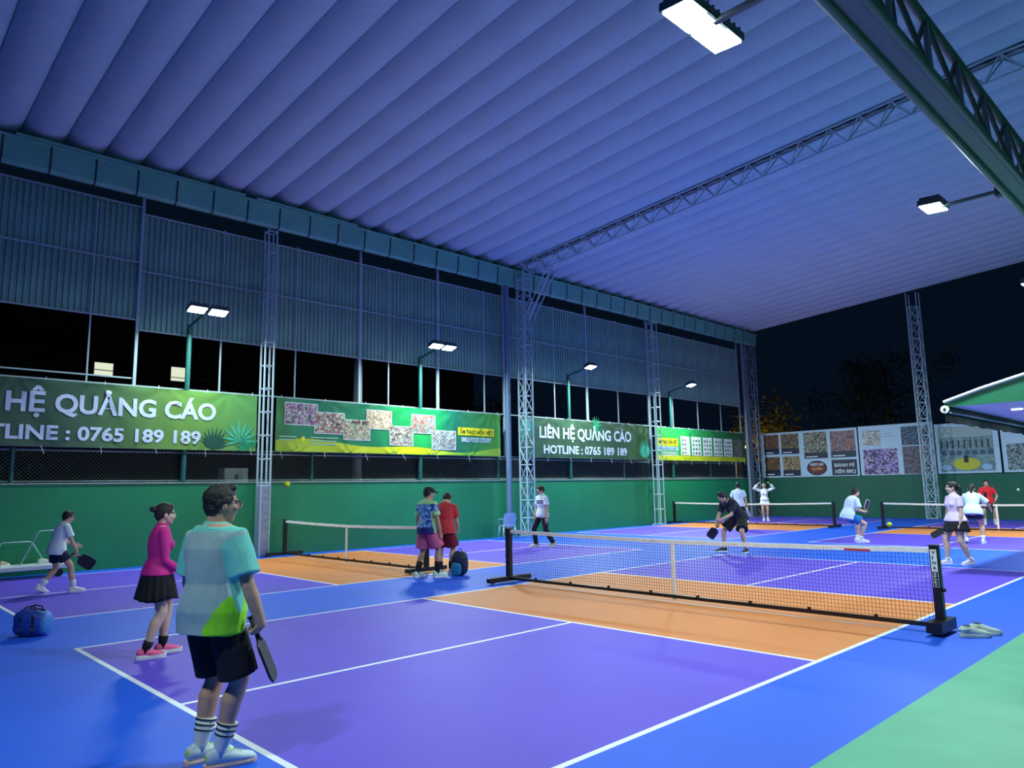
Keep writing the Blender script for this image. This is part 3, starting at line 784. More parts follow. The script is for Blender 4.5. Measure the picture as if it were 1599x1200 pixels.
def shoe_upper(sc, clog=False):
    """shoe along +y, heel at y=-.07, sole at z=.02"""
    R = []
    data = [(-.078, .018, .040, .078), (-.068, .032, .026, .100), (-.035, .038, .016, .112), (.01, .038, .014, .112), (.05, .040, .014, .098), (.09, .043, .014, .082), (.13, .046, .014, .070), (.165, .043, .014, .062), (.188, .033, .016, .052), (.200, .016, .022, .040)]
    for y_, w_, z0, z1 in data:
        r = []
        for k in range(14):
            a = 2*math.pi*k/14; c = math.cos(a); s_ = math.sin(a)
            r.append((w_*math.copysign(abs(c)**.8, c)*sc, y_*sc, ((z0+z1)/2+(z1-z0)/2*s_ - .0)*sc))
        R.append(r)
    return loft_rings(R)
def shoe_sole(sc, thick=.03):
    out = []
    pts = [(-.086, .014), (-.076, .030), (-.05, .038), (0, .038), (.05, .037), (.11, .045), (.15, .046), (.18, .038), (.198, .026), (.207, .010)]
    L_ = [(w_, y_) for y_, w_ in pts]+[(-w_, y_) for y_, w_ in pts[::-1]]
    R = [[(x*sc*k, y_*sc, z*sc) for x, y_ in L_] for z, k in ((0, .95), (.008, 1.0), (thick*.8, 1.02), (thick+.006, .94))]
    return loft_rings(R)
def loose_shoe(name, label, cat, loc, rz, mu, ms, group=None, clog=False, tilt=0):
    t = thing(name, label, cat, loc, rz, group)
    V, F = shoe_upper(1.05); u = mesh_obj('upper', V, F, mu, t, True)
    V, F = shoe_sole(1.05); mesh_obj('sole', V, F, ms, t)
    n = 12; V = [(.026*math.cos(2*math.pi*k/n), -.012+.048*math.sin(2*math.pi*k/n), .1205-.006*math.sin(2*math.pi*k/n)) for k in range(n)]
    mesh_obj('opening', V, [tuple(range(n))], mat('shoe_inside', (40, 46, 50), .9), t)
    if clog:
        wire('heel_strap', [(-.04, .0, .085), (-.045, -.05, .08), (-.02, -.085, .075), (.02, -.085, .075), (.045, -.05, .08), (.04, 0, .085)], .008, mu, t)
    return t
M_CLOG = mat('clog_mint', (206, 222, 204), .6, var=.05)
loose_shoe('clog_shoe', 'pale mint clog lying against the lettered net post foot', 'shoe', (3.76, -.06, 0), -.95, M_CLOG, M_CLOG, 'clogs by the net post', True)
loose_shoe('clog_shoe', 'pale mint clog lying on the blue floor beyond its twin, away from the post foot', 'shoe', (3.80, .16, 0), -1.05, M_CLOG, M_CLOG, 'clogs by the net post', True)
M_GREYSH = mat('shoe_offwhite', (200, 206, 198), .6)
loose_shoe('sneaker', 'off-white sneaker on the trolley deck under the taller handle', 'shoe', (-11.75, -5.45, .261), .3, M_GREYSH, M_GREYSH, 'shoes on the trolley')
loose_shoe('sneaker', 'beige sneaker on the trolley deck under the shorter handle', 'shoe', (-11.7, -6.15, .261), .8, mat('shoe_beige', (176, 158, 132), .6), M_GREYSH, 'shoes on the trolley')
def superell(cx, cy, cz, rx, ry, rz_, e=.6, n=22, m=14, wr=.0, seed=0):
    V = []; F = []
    sp = lambda v, e_: math.copysign(abs(v)**e_, v)
    for j in range(m+1):
        ph = -math.pi/2+math.pi*j/m
        for k in range(n):
            th = 2*math.pi*k/n
            x = sp(math.cos(ph), e)*sp(math.cos(th), e); y_ = sp(math.cos(ph), e)*sp(math.sin(th), e); z = sp(math.sin(ph), e)
            d = 1+wr*noise.noise((x*2.5+seed, y_*2.5, z*2.5))
            V.append((cx+rx*x*d, cy+ry*y_*d, max(cz+rz_*z*d, .004 if cz-rz_ < .02 and cz < .6 else -9)))
    for j in range(m): F += [(j*n+k, j*n+(k+1) % n, (j+1)*n+(k+1) % n, (j+1)*n+k) for k in range(n)]
    return V, F
def duffel():
    t = thing('duffel_bag', 'blue sports duffel bag with dark straps on the blue floor', 'bag', (-4.32, -7.0, 0), math.radians(50)); t.scale = (.72, .80, .92)
    mb = mat('bag_blue', (22, 64, 160), .55, var=.15, vscale=9, bump=.4, bscale=18); mk = mat('bag_strap', (16, 20, 36), .7)
    V, F = superell(0, 0, .165, .27, .17, .165, .62, wr=.09); mesh_obj('body', V, F, mb, t, True)
    V, F = superell(.21, .0, .15, .085, .15, .14, .7, wr=.12, seed=4); mesh_obj('end_pocket', V, F, mat('bag_lightblue', (60, 120, 200), .5, var=.2, vscale=12), t, True)
    wire('zip', [(-.2, .0, .322), (-.1, 0, .336), (.1, 0, .336), (.2, 0, .322)], .008, mk, t)
    for sy in (-1, 1):
        wire('handle', [(-.10, sy*.13, .24), (-.09, sy*.08, .36), (0, sy*.05, .38), (.09, sy*.08, .36), (.10, sy*.13, .24)], .011, mk, t)
        for xx in (-.1, .1): box('strap', (xx, sy*.158, .15), (.03, .02, .22), mk, t)
    wire('shoulder_strap', [(-.26, .05, .2), (-.31, .08, .12), (-.3, .12, .03), (-.2, .19, .012)], .012, mk, t)
    for xx in (-.1, .1):
        box('buckle', (xx, -.172, .10), (.035, .012, .03), mat('buckle_brass', (150, 140, 90), .3, .8), t)
duffel()
def backpack():
    t = thing('backpack', 'navy and teal backpack set down behind the person in red', 'bag', (-4.86, .10, 0), math.radians(40))
    mb = mat('pack_navy', (22, 34, 62), .6, var=.1, vscale=12, bump=.3, bscale=20); mt = mat('pack_teal', (24, 120, 160), .55)
    V, F = superell(0, 0, .23, .16, .13, .23, .65, wr=.06); mesh_obj('body', V, F, mb, t, True)
    V, F = superell(-.05, -.10, .13, .10, .07, .125, .65, wr=.05); mesh_obj('front_pocket', V, F, mt, t, True)
    for sx in (-1, 1): wire('shoulder_strap', [(sx*.07, .11, .42), (sx*.09, .17, .3), (sx*.09, .15, .12), (sx*.07, .11, .06)], .014, mb, t)
    wire('handle', [(-.04, .03, .45), (-.03, .03, .50), (.03, .03, .50), (.04, .03, .45)], .009, mb, t)
backpack()
def ball(label, p, r=.037, rgb=(206, 232, 40)):
    m = mat('ball_%d_%d' % (rgb[0], rgb[2]), rgb, .5)
    bm = bmesh.new(); bmesh.ops.create_icosphere(bm, subdivisions=3, radius=r)
    me = bpy.data.meshes.new('pickleball'); bm.to_mesh(me); bm.free(); me.materials.append(m)
    me.polygons.foreach_set('use_smooth', [True]*len(me.polygons))
    o = link('pickleball', me); o.location = p; tag(o, label, 'ball')
    hd = mat('ball_hole', (70, 84, 20), .9)
    for k in range(18):
        z = 1-2*(k+.5)/18; a = k*2.39996; q = Vector((math.sqrt(1-z*z)*math.cos(a), math.sqrt(1-z*z)*math.sin(a), z))
        h = tube('hole', q*(r-.0015), q*(r+.0004), .0045, hd, o)
    return o
ball('yellow-green ball in flight before the padded column', (-2.77, -4.56, 1.75), .042)
ball('yellow ball low in the air left of the far right net', (1.70, 3.88, .94), .040)
ball('white ball in flight against the dark green back wall', (-.21, 22.21, 1.27), .045, (226, 232, 226))
ball('white ball lying at the foot of the left wall', (-11.9, 16.4, .037), .037, (220, 228, 224))

# ------------------------------------------------------------------ night surroundings
def tree(label, x, y, h, r, rgb, seed):
    rnd = random.Random(seed)
    t = thing('tree', label, 'tree', (x, y, -.06), 0, 'trees outside the walls')
    mb = mat('bark_dark', (50, 44, 38), .9); ml = mat('leaves_%d' % rgb[0], rgb, .7, var=.3, vscale=3)
    V, F = polytube([(0, 0, 0), (.1, 0, h*.3), (0, .1, h*.6), (.05, 0, h*.8)], [.2, .16, .1, .04], 8); mesh_obj('trunk', V, F, mb, t, True)
    V = []; F = []
    cl = [Vector((rnd.gauss(0, r*.45), rnd.gauss(0, r*.45), h*.72+rnd.gauss(0, h*.13))) for _ in range(26)]
    for i in range(2600):
        c = cl[rnd.randrange(26)]; p = c+Vector((rnd.gauss(0, .4), rnd.gauss(0, .4), rnd.gauss(0, .35)))
        d = Vector((rnd.gauss(0, 1), rnd.gauss(0, 1), rnd.gauss(0, .6))).normalized(); e = d.orthogonal().normalized(); s = rnd.uniform(.08, .17); o = len(V)
        V += [p-d*s, p+e*s*.45, p+d*s, p-e*s*.45]; F.append((o, o+1, o+2, o+3))
    mesh_obj('foliage', V, F, ml, t)['kind'] = 'stuff'
tree('tree with warm-lit leaves beyond the corner of the green walls', -13.6, 30.5, 6.2, 1.6, (120, 110, 50), 1)
tree('tall dark tree standing behind the photo boards', -8.0, 33.0, 10.0, 3.2, (40, 60, 50), 2)
tree('broad dark tree beyond the green canopy', 2.5, 35.0, 12.0, 3.6, (34, 56, 50), 3)
tree('small dark tree outside the left wall before the lit building', -19.0, -5.5, 5.6, 1.3, (34, 50, 40), 4)
tree('dark tree outside the left wall behind the phone-number banner', -21.5, 14.5, 6.0, 1.8, (34, 60, 48), 5)
def street_lamp():
    t = thing('street_lamp', 'warm orange street lamp outside the corner of the walls', 'lamp', (-14.4, 27.9, -.06))
    tube('pole', (0, 0, 0), (0, 0, 3.6), .05, M_GALVD, t); tube('arm', (0, 0, 3.55), (.5, 0, 3.75), .03, M_GALVD, t)
    V, F = superell(.6, 0, 3.73, .2, .1, .06, .8); mesh_obj('lamp_head', V, F, mat('street_glow', (255, 170, 70), .5, emit=(255, 160, 60), estr=3), t, True)
    ld = bpy.data.lights.new('street_light', 'POINT'); ld.energy = 130; ld.color = (1, .62, .25); ld.shadow_soft_size = .15
    lo = bpy.data.objects.new('street_light_emitter', ld); COL.objects.link(lo); lo.parent = t; lo.location = (.6, 0, 3.55)
street_lamp()
def building():
    t = thing('far_building', 'dark far building with two pale lit windows beyond the left wall', 'building', (-32, -6, -.06))
    bbox_mesh('facade', (-6, -22, 0), (0, 30, 15), mat('facade_dark', (26, 28, 32), .9), t, .05)
    mw = mat('lit_window', (200, 210, 190), .5, emit=(206, 214, 186), estr=.8)
    mf = mat('window_frame_dark', (60, 64, 64), .7)
    for y_, z, wd, h in ((6.6, 7.68, .8, .6), (10.08, 7.76, .8, .7)):
        wn = bbox_mesh('window', (.0, y_-wd/2-.06, z-h/2-.06), (.05, y_+wd/2+.06, z+h/2+.06), mf, t, .0)
        box('pane', (.055, y_, z), (.02, wd, h), mw, wn)
building()
mcb = mat('cable_black', (36, 42, 46), .7)
for k, (z, sag) in enumerate(((5.9, .5), (5.6, .6), (5.2, .55), (4.9, .4))):
    pts = [(-17.28, -14+48*i/24, z-sag*4*(i/24)*(1-i/24)+(.5*i/24)) for i in range(25)]
    o = wire('power_cable', pts, .014, mcb); tag(o, ['topmost', 'second highest', 'third highest', 'lowest'][k]+' black overhead cable strung outside the left wall', 'cable', 'overhead cables')
for k, y_ in enumerate((-14.0, 34.0)):
    t = thing('utility_pole', ['concrete utility pole at the near end of the cables', 'concrete utility pole at the far end of the cables'][k], 'pole', (-17.5, y_, -.06))
    V, F = polytube([(0, 0, 0), (0, 0, 6.6)], [.16, .11], 10); mesh_obj('shaft', V, F, mat('pole_concrete', (120, 124, 124), .8), t, True); box('cross_arm', (0, 0, 6.1), (1.2, .1, .1), M_GALVD, t)
ec = thing('electric_cabinet', 'pale two-door electric cabinet seen through the chain-link fence', 'cabinet', (-13.0, -.95, -.06), 0)
mcab = mat('cabinet_pale', (206, 212, 200), .5, var=.06)
bbox_mesh('body', (-.2, -.32, 0), (.2, .32, 2.36), mcab, ec, .012)
for sy in (-1, 1):
    d_ = bbox_mesh('door', (.2, sy*.155-.145, .1), (.215, sy*.155+.145, 2.3), mcab, ec, .006)
    bbox_mesh('handle', (.215, sy*.03-.012, 2.06), (.24, sy*.03+.012, 2.2), M_BLACK, d_, .003)
cp = thing('concrete_pole', 'round concrete pole outside the left wall behind the photo banner', 'pole', (-12.85, 2.75, -.06))
V, F = polytube([(0, 0, 0), (0, 0, 7.5)], [.15, .12], 12); mesh_obj('shaft', V, F, mat('pole_concrete', (120, 124, 124), .8), cp, True)
#@@PART3
# ------------------------------------------------------------------ people
def ell(c, r, R=None, n=14, m=10):
    V = []; F = []
    for j in range(m+1):
        ph = -math.pi/2+math.pi*j/m
        for k in range(n):
            th = 2*math.pi*k/n; v = Vector((r[0]*math.cos(ph)*math.cos(th), r[1]*math.cos(ph)*math.sin(th), r[2]*math.sin(ph)))
            if R is not None: v = R @ v
            V.append(Vector(c)+v)
    for j in range(m): F += [(j*n+k, j*n+(k+1) % n, (j+1)*n+(k+1) % n, (j+1)*n+k) for k in range(n)]
    return V, F
def loft(pts, rad, side, n=16, cap=True):
    """tube with elliptical rings; rad = [(r_side, r_depth)]; side = reference right vector(s)"""
    pts = [Vector(p) for p in pts]; N = len(pts); V = []; F = []
    for i, p in enumerate(pts):
        t = (pts[min(N-1, i+1)]-pts[max(0, i-1)]).normalized()
        sd = Vector(side[i] if isinstance(side, list) else side)
        s = (sd-t*sd.dot(t))
        if s.length < 1e-3: s = t.orthogonal()
        s.normalize(); u = t.cross(s)
        r = rad[i] if isinstance(rad[i], (tuple, list)) else (rad[i], rad[i])
        V += [p+s*math.cos(2*math.pi*k/n)*r[0]+u*math.sin(2*math.pi*k/n)*r[1] for k in range(n)]
    for i in range(N-1): F += [(i*n+k, i*n+(k+1) % n, (i+1)*n+(k+1) % n, (i+1)*n+k) for k in range(n)]
    F += [tuple(range(n))[::-1], tuple(range((N-1)*n, N*n))]
    return V, F
def fuse(name, parts, voxel, smooth=4, dec=None):
    """union of closed pieces into one continuous surface"""
    V, F = merge(parts)
    me = bpy.data.meshes.new('raw'); me.from_pydata([tuple(v) for v in V], [], F); me.update()
    bm = bmesh.new(); bm.from_mesh(me); bmesh.ops.recalc_face_normals(bm, faces=bm.faces[:]); bm.to_mesh(me); bm.free()
    o = bpy.data.objects.new('raw', me); COL.objects.link(o)
    r = o.modifiers.new('r', 'REMESH'); r.mode = 'VOXEL'; r.voxel_size = voxel
    if smooth: sm = o.modifiers.new('s', 'SMOOTH'); sm.factor = .5; sm.iterations = smooth
    if dec: d = o.modifiers.new('d', 'DECIMATE'); d.ratio = dec
    bpy.context.view_layer.update()
    out = bpy.data.meshes.new_from_object(o.evaluated_get(bpy.context.evaluated_depsgraph_get()))
    bpy.data.objects.remove(o); bpy.data.meshes.remove(me)
    out.name = name; out.materials.clear()
    out.polygons.foreach_set('use_smooth', [True]*len(out.polygons))
    return out
def wrinkle(me, amp, fx=9, fz=5, seed=0):
    N_ = len(me.vertices); co = np.empty(N_*3); nv = np.empty(N_*3)
    me.vertices.foreach_get('co', co); me.vertex_normals.foreach_get('vector', nv); co = co.reshape(-1, 3); nv = nv.reshape(-1, 3); D = np.empty(N_)
    for i in range(N_):
        p = Vector(co[i]); d = noise.noise((p.x*fx+seed, p.y*fx, p.z*fz))+.5*noise.noise((p.x*fx*2.3, p.y*fx*2.3+seed, p.z*fz*2.3))
        D[i] = amp*d
    me.vertices.foreach_set('co', (co+nv*D[:, None]).ravel()); me.update()
def paint(me, mats, fn):
    for m in mats: me.materials.append(m)
    if fn is None: return
    me.polygons.foreach_set('material_index', [fn(Vector(p.center)) for p in me.polygons])
    me.update()
def ik(a, b, l1, l2, hint):
    d = b-a; L = min(d.length, (l1+l2)*.999); u = d.normalized(); b2 = a+u*L
    x = (l1*l1-l2*l2+L*L)/(2*L); h = math.sqrt(max(0, l1*l1-x*x))
    hv = (hint-u*hint.dot(u)).normalized()
    return a+u*x+hv*h, b2
def hand(wr, d, n, side, curl, s):
    """palm + four fingers + thumb; d = finger direction, n = palm normal, side = thumb side"""
    d = d.normalized(); n = (n-d*n.dot(d)).normalized(); side = (side-d*side.dot(d)-n*side.dot(n)).normalized()
    P = [loft([wr-d*.01*s, wr+d*.03*s, wr+d*.065*s, wr+d*.092*s], [(.026*s, .019*s), (.036*s, .019*s), (.042*s, .017*s), (.040*s, .014*s)], side, 12)]
    for i, (off, L, base) in enumerate(((.031, .074, .088), (.011, .082, .093), (-.010, .076, .090), (-.030, .060, .082))):
        p = wr+d*base*s+side*off*s; pts = [p-d*.012*s, p]; a = 0; dirv = d
        for k, fr in enumerate((.45, .32, .23)):
            a += curl*(1.0, 1.15, .8)[k]
            dirv = d*math.cos(a)+n*math.sin(a)
            p = p+dirv*L*fr*s; pts.append(p)
        P.append(loft(pts, [.0095*s, .0095*s, .0088*s, .008*s, .0062*s], side, 8))
    p = wr+d*.028*s+side*.030*s; td = (d*.62+side*.62+n*(.25+.4*min(1, curl))).normalized(); q = p+td*.040*s
    td2 = (d*.8+side*.12+n*(.35+.5*min(1, curl))).normalized()
    P.append(loft([p-td*.012*s, p, q, q+td2*.032*s], [.013*s, .0125*s, .0105*s, .008*s], side, 8))
    return P
SKIN = {}
def skin(tone):
    k = 'skin_%d' % tone[0]
    return mat(k, tone, .55, var=.05, vscale=20)
M_EYEW = mat('eye_white', (214, 214, 210), .3); M_EYED = mat('eye_dark', (24, 18, 16), .3); M_LIP = mat('lip', (168, 92, 84), .5); M_BROW = mat('brow_dark', (30, 24, 22), .8)
def lerp(a, b, t): return a+(b-a)*t
class Person:
    pass
def person(label, loc, heading, H, sex='m', feet=None, hip=None, pel=(0, 0), tp=(0, 0, 1), tc=None, twist=0.0, head_dir=(0, 1, 0), head_up=(0, 0, 1),
           arms=None, skin_rgb=(206, 164, 138), girth=1.0, shirt=None, bottom=None, shoes=None, hair=None, voxel=.0075, belly=0.0, socks=None, group=None):
    """loc = ground point, heading = world angle (degrees) of local +y; everything below is local metres"""
    s = H/1.71; fem = sex == 'f'
    t = thing('person', label, 'person', (loc[0], loc[1], 0), math.radians(heading-90), group)
    Z = Vector((0, 0, 1)); X = Vector((1, 0, 0))
    feet = feet or {}
    hipz = ((hip if hip else .905)+.02)*s
    P = Vector((pel[0], pel[1], hipz)); tp = Vector(tp).normalized(); tc = Vector(tc or tp).normalized()
    rp = X; rc = Matrix.Rotation(twist, 3, 'Z') @ X
    # spine
    def spine(u):                   # u metres (at 1.75) above the hip joint
        N = 12; p = P.copy(); a = 0
        if u <= 0: return P+tp*u*s
        for k in range(N):
            f_ = (k+.5)/N*u/.52; p = p+(tp.lerp(tc, min(1, f_)).normalized())*(u/N*s)
        return p
    def sdir(u): return rp.lerp(rc, max(0, min(1, u/.5))).normalized()
    neck = spine(.52)
    if fem: SEC = [(-.10, .05, .05), (-.06, .13, .105), (.0, .168, .122), (.07, .155, .112), (.17, .120, .090), (.27, .135, .105), (.36, .145, .108), (.44, .140, .088), (.49, .105, .07), (.53, .062, .058)]
    else: SEC = [(-.11, .05, .05), (-.07, .13, .10), (0, .165, .120), (.08, .158, .114), (.17, .148, .106), (.28, .162, .114), (.38, .178, .118), (.45, .168, .10), (.50, .128, .085), (.54, .075, .066)]
    def bell(u): return 1+belly*math.exp(-((u-.13)/.13)**2)
    def fwd(u): return sdir(u).cross(tp.lerp(tc, max(0, min(1, u/.5))).normalized())*-1
    def torso(inf, u0, u1, flare=0.0, front=0.0):
        us = [q[0] for q in SEC]; ks = sorted({u0, u1} | {u for u in us if u0 < u < u1})
        pts = []; rad = []; sd = []
        for u in ks:
            uu = max(u, .0) if inf > 0 else u
            rx = np.interp(uu, us, [q[1] for q in SEC]); ry = np.interp(uu, us, [q[2] for q in SEC])
            fl_ = flare*min(1, max(0, (.17-u)/.17))
            b = bell(u)
            pts.append(spine(u)-fwd(u)*(-.5*(b-1)*ry*s)); rad.append(((rx*girth*(1+(b-1)*.6)+inf+fl_)*s, (ry*girth*b+inf+fl_)*s)); sd.append(sdir(u))
        return loft(pts, rad, sd, 24)
    B = [torso(0, -.11, .53)]
    if fem:
        for q in (-1, 1): B.append(ell(spine(.315)+fwd(.3)*.085*s+sdir(.3)*q*.066*s, (.058*s, .052*s, .056*s)))
    # head
    hu = Vector(head_up).normalized(); hf = Vector(head_dir); hf = (hf-hu*hf.dot(hu)).normalized(); hr = hf.cross(hu)
    HR = Matrix((hr, hf, hu)).transposed(); hs = s*1.05
    hc = neck+(tc*.022+hu*.112)*s+hf*.026*s
    def hp(x, y, z): return hc+HR @ Vector((x, y, z))*hs
    def he(c, r): return ell(hp(*c), tuple(q*hs for q in r), HR, 18, 14)
    B += [he((0, -.012, .026), (.074, .092, .088)), he((0, .018, -.03), (.059, .070, .075)), he((0, .045, -.078), (.034, .034, .028)), he((0, .058, -.094), (.022, .018, .014)),
          he((0, .092, -.018), (.011, .016, .020)), he((0, .087, .002), (.008, .010, .024)), he((0, .074, .020), (.046, .016, .011)), he((0, .080, -.052), (.022, .011, .010)),
          he((.077, -.008, -.014), (.010, .019, .030)), he((-.077, -.008, -.014), (.010, .019, .030)), he((.036, .066, -.028), (.022, .018, .020)), he((-.036, .066, -.028), (.022, .018, .020))]
    nk = .050 if fem else .061
    B.append(loft([neck-tc*.05*s, neck+tc*.03*s, hp(0, -.028, -.055), hp(0, -.015, .0)], [nk*1.25*s, nk*s, nk*.98*s, nk*.9*s], sdir(.5), 14))
    # legs
    legs = {}
    for q, key in ((1, 'R'), (-1, 'L')):
        fx, fy, fyaw, lift, pitch = (list(feet.get(key, (q*.11, 0, 0)))+[0, 0])[:5]
        hj = P+rp*(q*.092*s*girth)
        fd = Vector((math.sin(-fyaw), math.cos(fyaw), 0))
        Rf = Matrix.Rotation(fyaw, 3, 'Z') @ Matrix.Rotation(-pitch, 3, 'X')
        # pitch: heel raised, rotating about the ball of the foot
        ball_ = Vector((fx, fy, 0))+fd*.12*s
        ank = ball_+Rf @ Vector((0, -.12*s, .085*s))+Z*lift*s
        kn, ank2 = ik(hj, ank, .435*s, .425*s, fd+X*(q*.12))
        legs[key] = dict(hj=hj, kn=kn, an=ank, Rf=Rf, o=ank-Rf @ Vector((0, 0, .085*s)), fd=fd)
        g = girth*(1.06 if fem else 1.0)
        th = (kn-hj); sh = (ank-kn); bk = -(fd-sh.normalized()*fd.dot(sh.normalized())).normalized()
        B.append(loft([hj+Z*.03*s, hj+th*.15, hj+th*.45, hj+th*.75, kn, kn+sh*.12, kn+sh*.3+bk*.014*s, kn+sh*.55+bk*.008*s, kn+sh*.82, ank, ank-Z*.03*s],
                      [.085*s*g, .090*s*g, .079*s*g, .063*s*g, .055*s*g, .052*s*g, .058*s*g, .048*s*g, .036*s, .034*s, .034*s], X, 16))
        B.append(loft([ank+Rf @ Vector((0, -.055*s, -.045*s)), ank+Rf @ Vector((0, .0, -.035*s)), ank+Rf @ Vector((0, .08*s, -.05*s)), ank+Rf @ Vector((0, .16*s, -.06*s))], [.022*s, .03*s, .03*s, .02*s], X, 10))
    # arms
    A = {}
    shw = .158 if fem else .178
    for q, key in ((1, 'R'), (-1, 'L')):
        a = dict(up=(q*.12, .02, -1), fo=(q*.06, .22, -1), curl=.35, pad=None)
        a.update((arms or {}).get(key, {}))
        sj = spine(.44)+sdir(.45)*(q*shw*s*(.6+.4*girth))
        ud = Vector(a['up']).normalized(); fd_ = Vector(a['fo']).normalized()
        el = sj+ud*.295*s; wr = el+fd_*.255*s
        g = (girth*.5+.5)*(.86 if fem else 1.0)
        B.append(loft([sj-sdir(.45)*q*.05*s+tc*.01*s, sj, sj+ud*.08*s, el-ud*.12*s, el, el+fd_*.07*s, el+fd_*.16*s, wr, wr+fd_*.02*s],
                      [.052*s*g, .060*s*g, .054*s*g, .045*s*g, .039*s*g, .042*s*g, .036*s*g, .027*s*g, .025*s*g], Vector((0, 1, .1)), 14))
        pad = Vector(a['pad']).normalized() if a['pad'] else None
        if pad:
            orth = fd_-pad*fd_.dot(pad)
            d = (orth.normalized()+fd_*.45).normalized() if orth.length > .05 else fd_
            side = pad; n = Vector(a.get('palm', (-q, 0, 0))); n = n-pad*n.dot(pad)-d*n.dot(d)
            if n.length < .2: n = d.cross(pad)*(-q)
            B += hand(wr, d, n, side, 1.05, s)
            nn = (n-d*n.dot(d)).normalized()
            A[key] = dict(grip=wr+d*.072*s+nn*.032*s, pad=pad, n=nn)
        else:
            n = Vector(a.get('palm', (-q, 0, 0))); side = Vector(a.get('side', (0, 1, .1)))
            B += hand(wr, Vector(a.get('hd', fd_)), n, side, a['curl'], s)
            A[key] = dict(grip=wr+fd_*.072*s, pad=None, n=n)
        A[key].update(sj=sj, el=el, wr=wr, ud=ud, fd=fd_, g=g, q=q)
    body = fuse('body', B, voxel, 3, .34 if voxel < .007 else .30)
    ms = [skin(skin_rgb), M_EYEW, M_EYED, M_LIP, M_BROW]
    HRi = HR.inverted()
    def face_fn(c):
        l = HRi @ (c-hc)/hs
        if abs(l.z) > .13 or l.y < .05 or abs(l.x) > .07: return 0
        ex = abs(l.x)-.031
        if abs(ex) < .014 and abs(l.z-.002) < .0065: return 2 if abs(ex) < .0075 else 1
        if abs(ex) < .019 and .015 < l.z < .024: return 4
        if abs(l.x) < .021 and -.060 < l.z < -.046 and l.y > .07: return 3
        return 0
    paint(body, ms, face_fn)
    link('body', body, t)
    # hair
    if hair:
        HB = []; kind = hair['kind']; tilt = Matrix.Rotation(math.radians(hair.get('tilt', 20)), 3, 'X')
        R2 = HR @ tilt
        def hell(c, r, R=R2): return ell(hp(*c), tuple(x*hs for x in r), R, 24, 18)
        HB.append(hell((0, -.022, .034), (.083, .098, .091)))
        if kind == 'short': HB += [hell((0, .030, .094), (.056, .046, .026)), hell((0, -.062, -.026), (.066, .046, .062)), hell((.068, -.02, .012), (.018, .05, .045)), hell((-.068, -.02, .012), (.018, .05, .045))]
        if kind == 'fringe': HB += [hell((0, .052, .066), (.066, .036, .036)), hell((0, -.06, -.01), (.070, .046, .062)), hell((.064, .0, .02), (.022, .055, .045)), hell((-.064, .0, .02), (.022, .055, .045))]
        if kind in ('bun', 'pony'): HB += [hell((0, -.070, -.015), (.062, .042, .065)), hell((0, .035, .078), (.060, .045, .034))]
        if kind == 'bun': HB += [he((0, -.125, .055), (.036, .040, .034)), he((0, -.10, .05), (.028, .03, .026))]
        if kind == 'pony':
            HB.append(loft([hp(0, -.085, .03), hp(0, -.135, .02), hp(.01, -.155, -.05), hp(.015, -.15, -.13), hp(.02, -.14, -.19)], [.022*hs, .032*hs, .036*hs, .028*hs, .008*hs], hr, 12))
        if kind == 'long': HB += [hell((0, -.07, -.04), (.074, .045, .095)), loft([hp(0, -.06, .0), hp(0, -.085, -.09), hp(0, -.095, -.17), hp(0, -.09, -.22)], [(.075*hs, .05*hs), (.078*hs, .04*hs), (.06*hs, .03*hs), (.02*hs, .012*hs)], hr, 16)]
        hm = fuse('hair', HB, voxel, 1, .5); wrinkle(hm, .0055*hs, 34, 22, H)
        paint(hm, [mat('hair_%d' % hair.get('rgb', (24, 20, 20))[0], hair.get('rgb', (24, 20, 20)), .55, bump=.5, bscale=90)], None); link('hair', hm, t)
        if hair.get('cap'):
            cm = mat('cap_black', (20, 22, 28), .7)
            CB = [he((0, -.012, .062), (.090, .104, .066)), loft([hp(0, .06, .052), hp(0, .12, .045), hp(0, .165, .030)], [(.076*hs, .008*hs), (.070*hs, .007*hs), (.035*hs, .006*hs)], hr, 16)]
            c_ = fuse('cap', CB, .006, 2, .5); paint(c_, [cm], None); link('cap', c_, t)
        if hair.get('headband'):
            c_ = fuse('visor', [he((0, -.006, .055), (.087, .104, .020)), loft([hp(0, .07, .05), hp(0, .14, .045)], [(.07*hs, .008*hs), (.05*hs, .006*hs)], hr, 14)], .006, 2, .5)
            paint(c_, [mat('visor_white', (224, 230, 232), .6)], None); link('visor', c_, t)
        if hair.get('glasses'):
            gm = mat('glasses_frame', (60, 66, 72), .3, .5)
            g = None
            for q in (-1, 1):
                pts = [hp(q*.034+.023*math.cos(a), .108, .000+.017*math.sin(a)) for a in [2*math.pi*k/16 for k in range(16)]]
                g = wire('glasses_rim', pts, .0022*hs, gm, t, 6, True)
                mesh_obj('lens', pts, [tuple(range(16))], mat('lens_clear', (190, 205, 210), .1), g)
                wire('glasses_temple', [hp(q*.057, .106, .004), hp(q*.079, .05, .004), hp(q*.084, -.01, .002), hp(q*.082, -.03, -.012)], .0022*hs, gm, t)
            wire('glasses_bridge', [hp(-.011, .109, .003), hp(0, .112, .006), hp(.011, .109, .003)], .002*hs, gm, t)
    # shirt
    if shirt:
        inf = shirt.get('inf', .016); SB = [torso(inf, shirt.get('hem', -.09), .515, shirt.get('flare', .030))]
        if fem:
            for q in (-1, 1): SB.append(ell(spine(.315)+fwd(.3)*.088*s+sdir(.3)*q*.064*s, (.066*s, .060*s, .062*s)))
        SB.append(loft([neck-tc*.06*s, neck+tc*.026*s], [nk*1.8*s, nk*1.22*s], sdir(.5), 16))
        if shirt.get('collar'): SB.append(loft([neck-tc*.02*s, neck+tc*.038*s+hf*.006*s], [nk*1.42*s, nk*1.2*s], sdir(.5), 16))
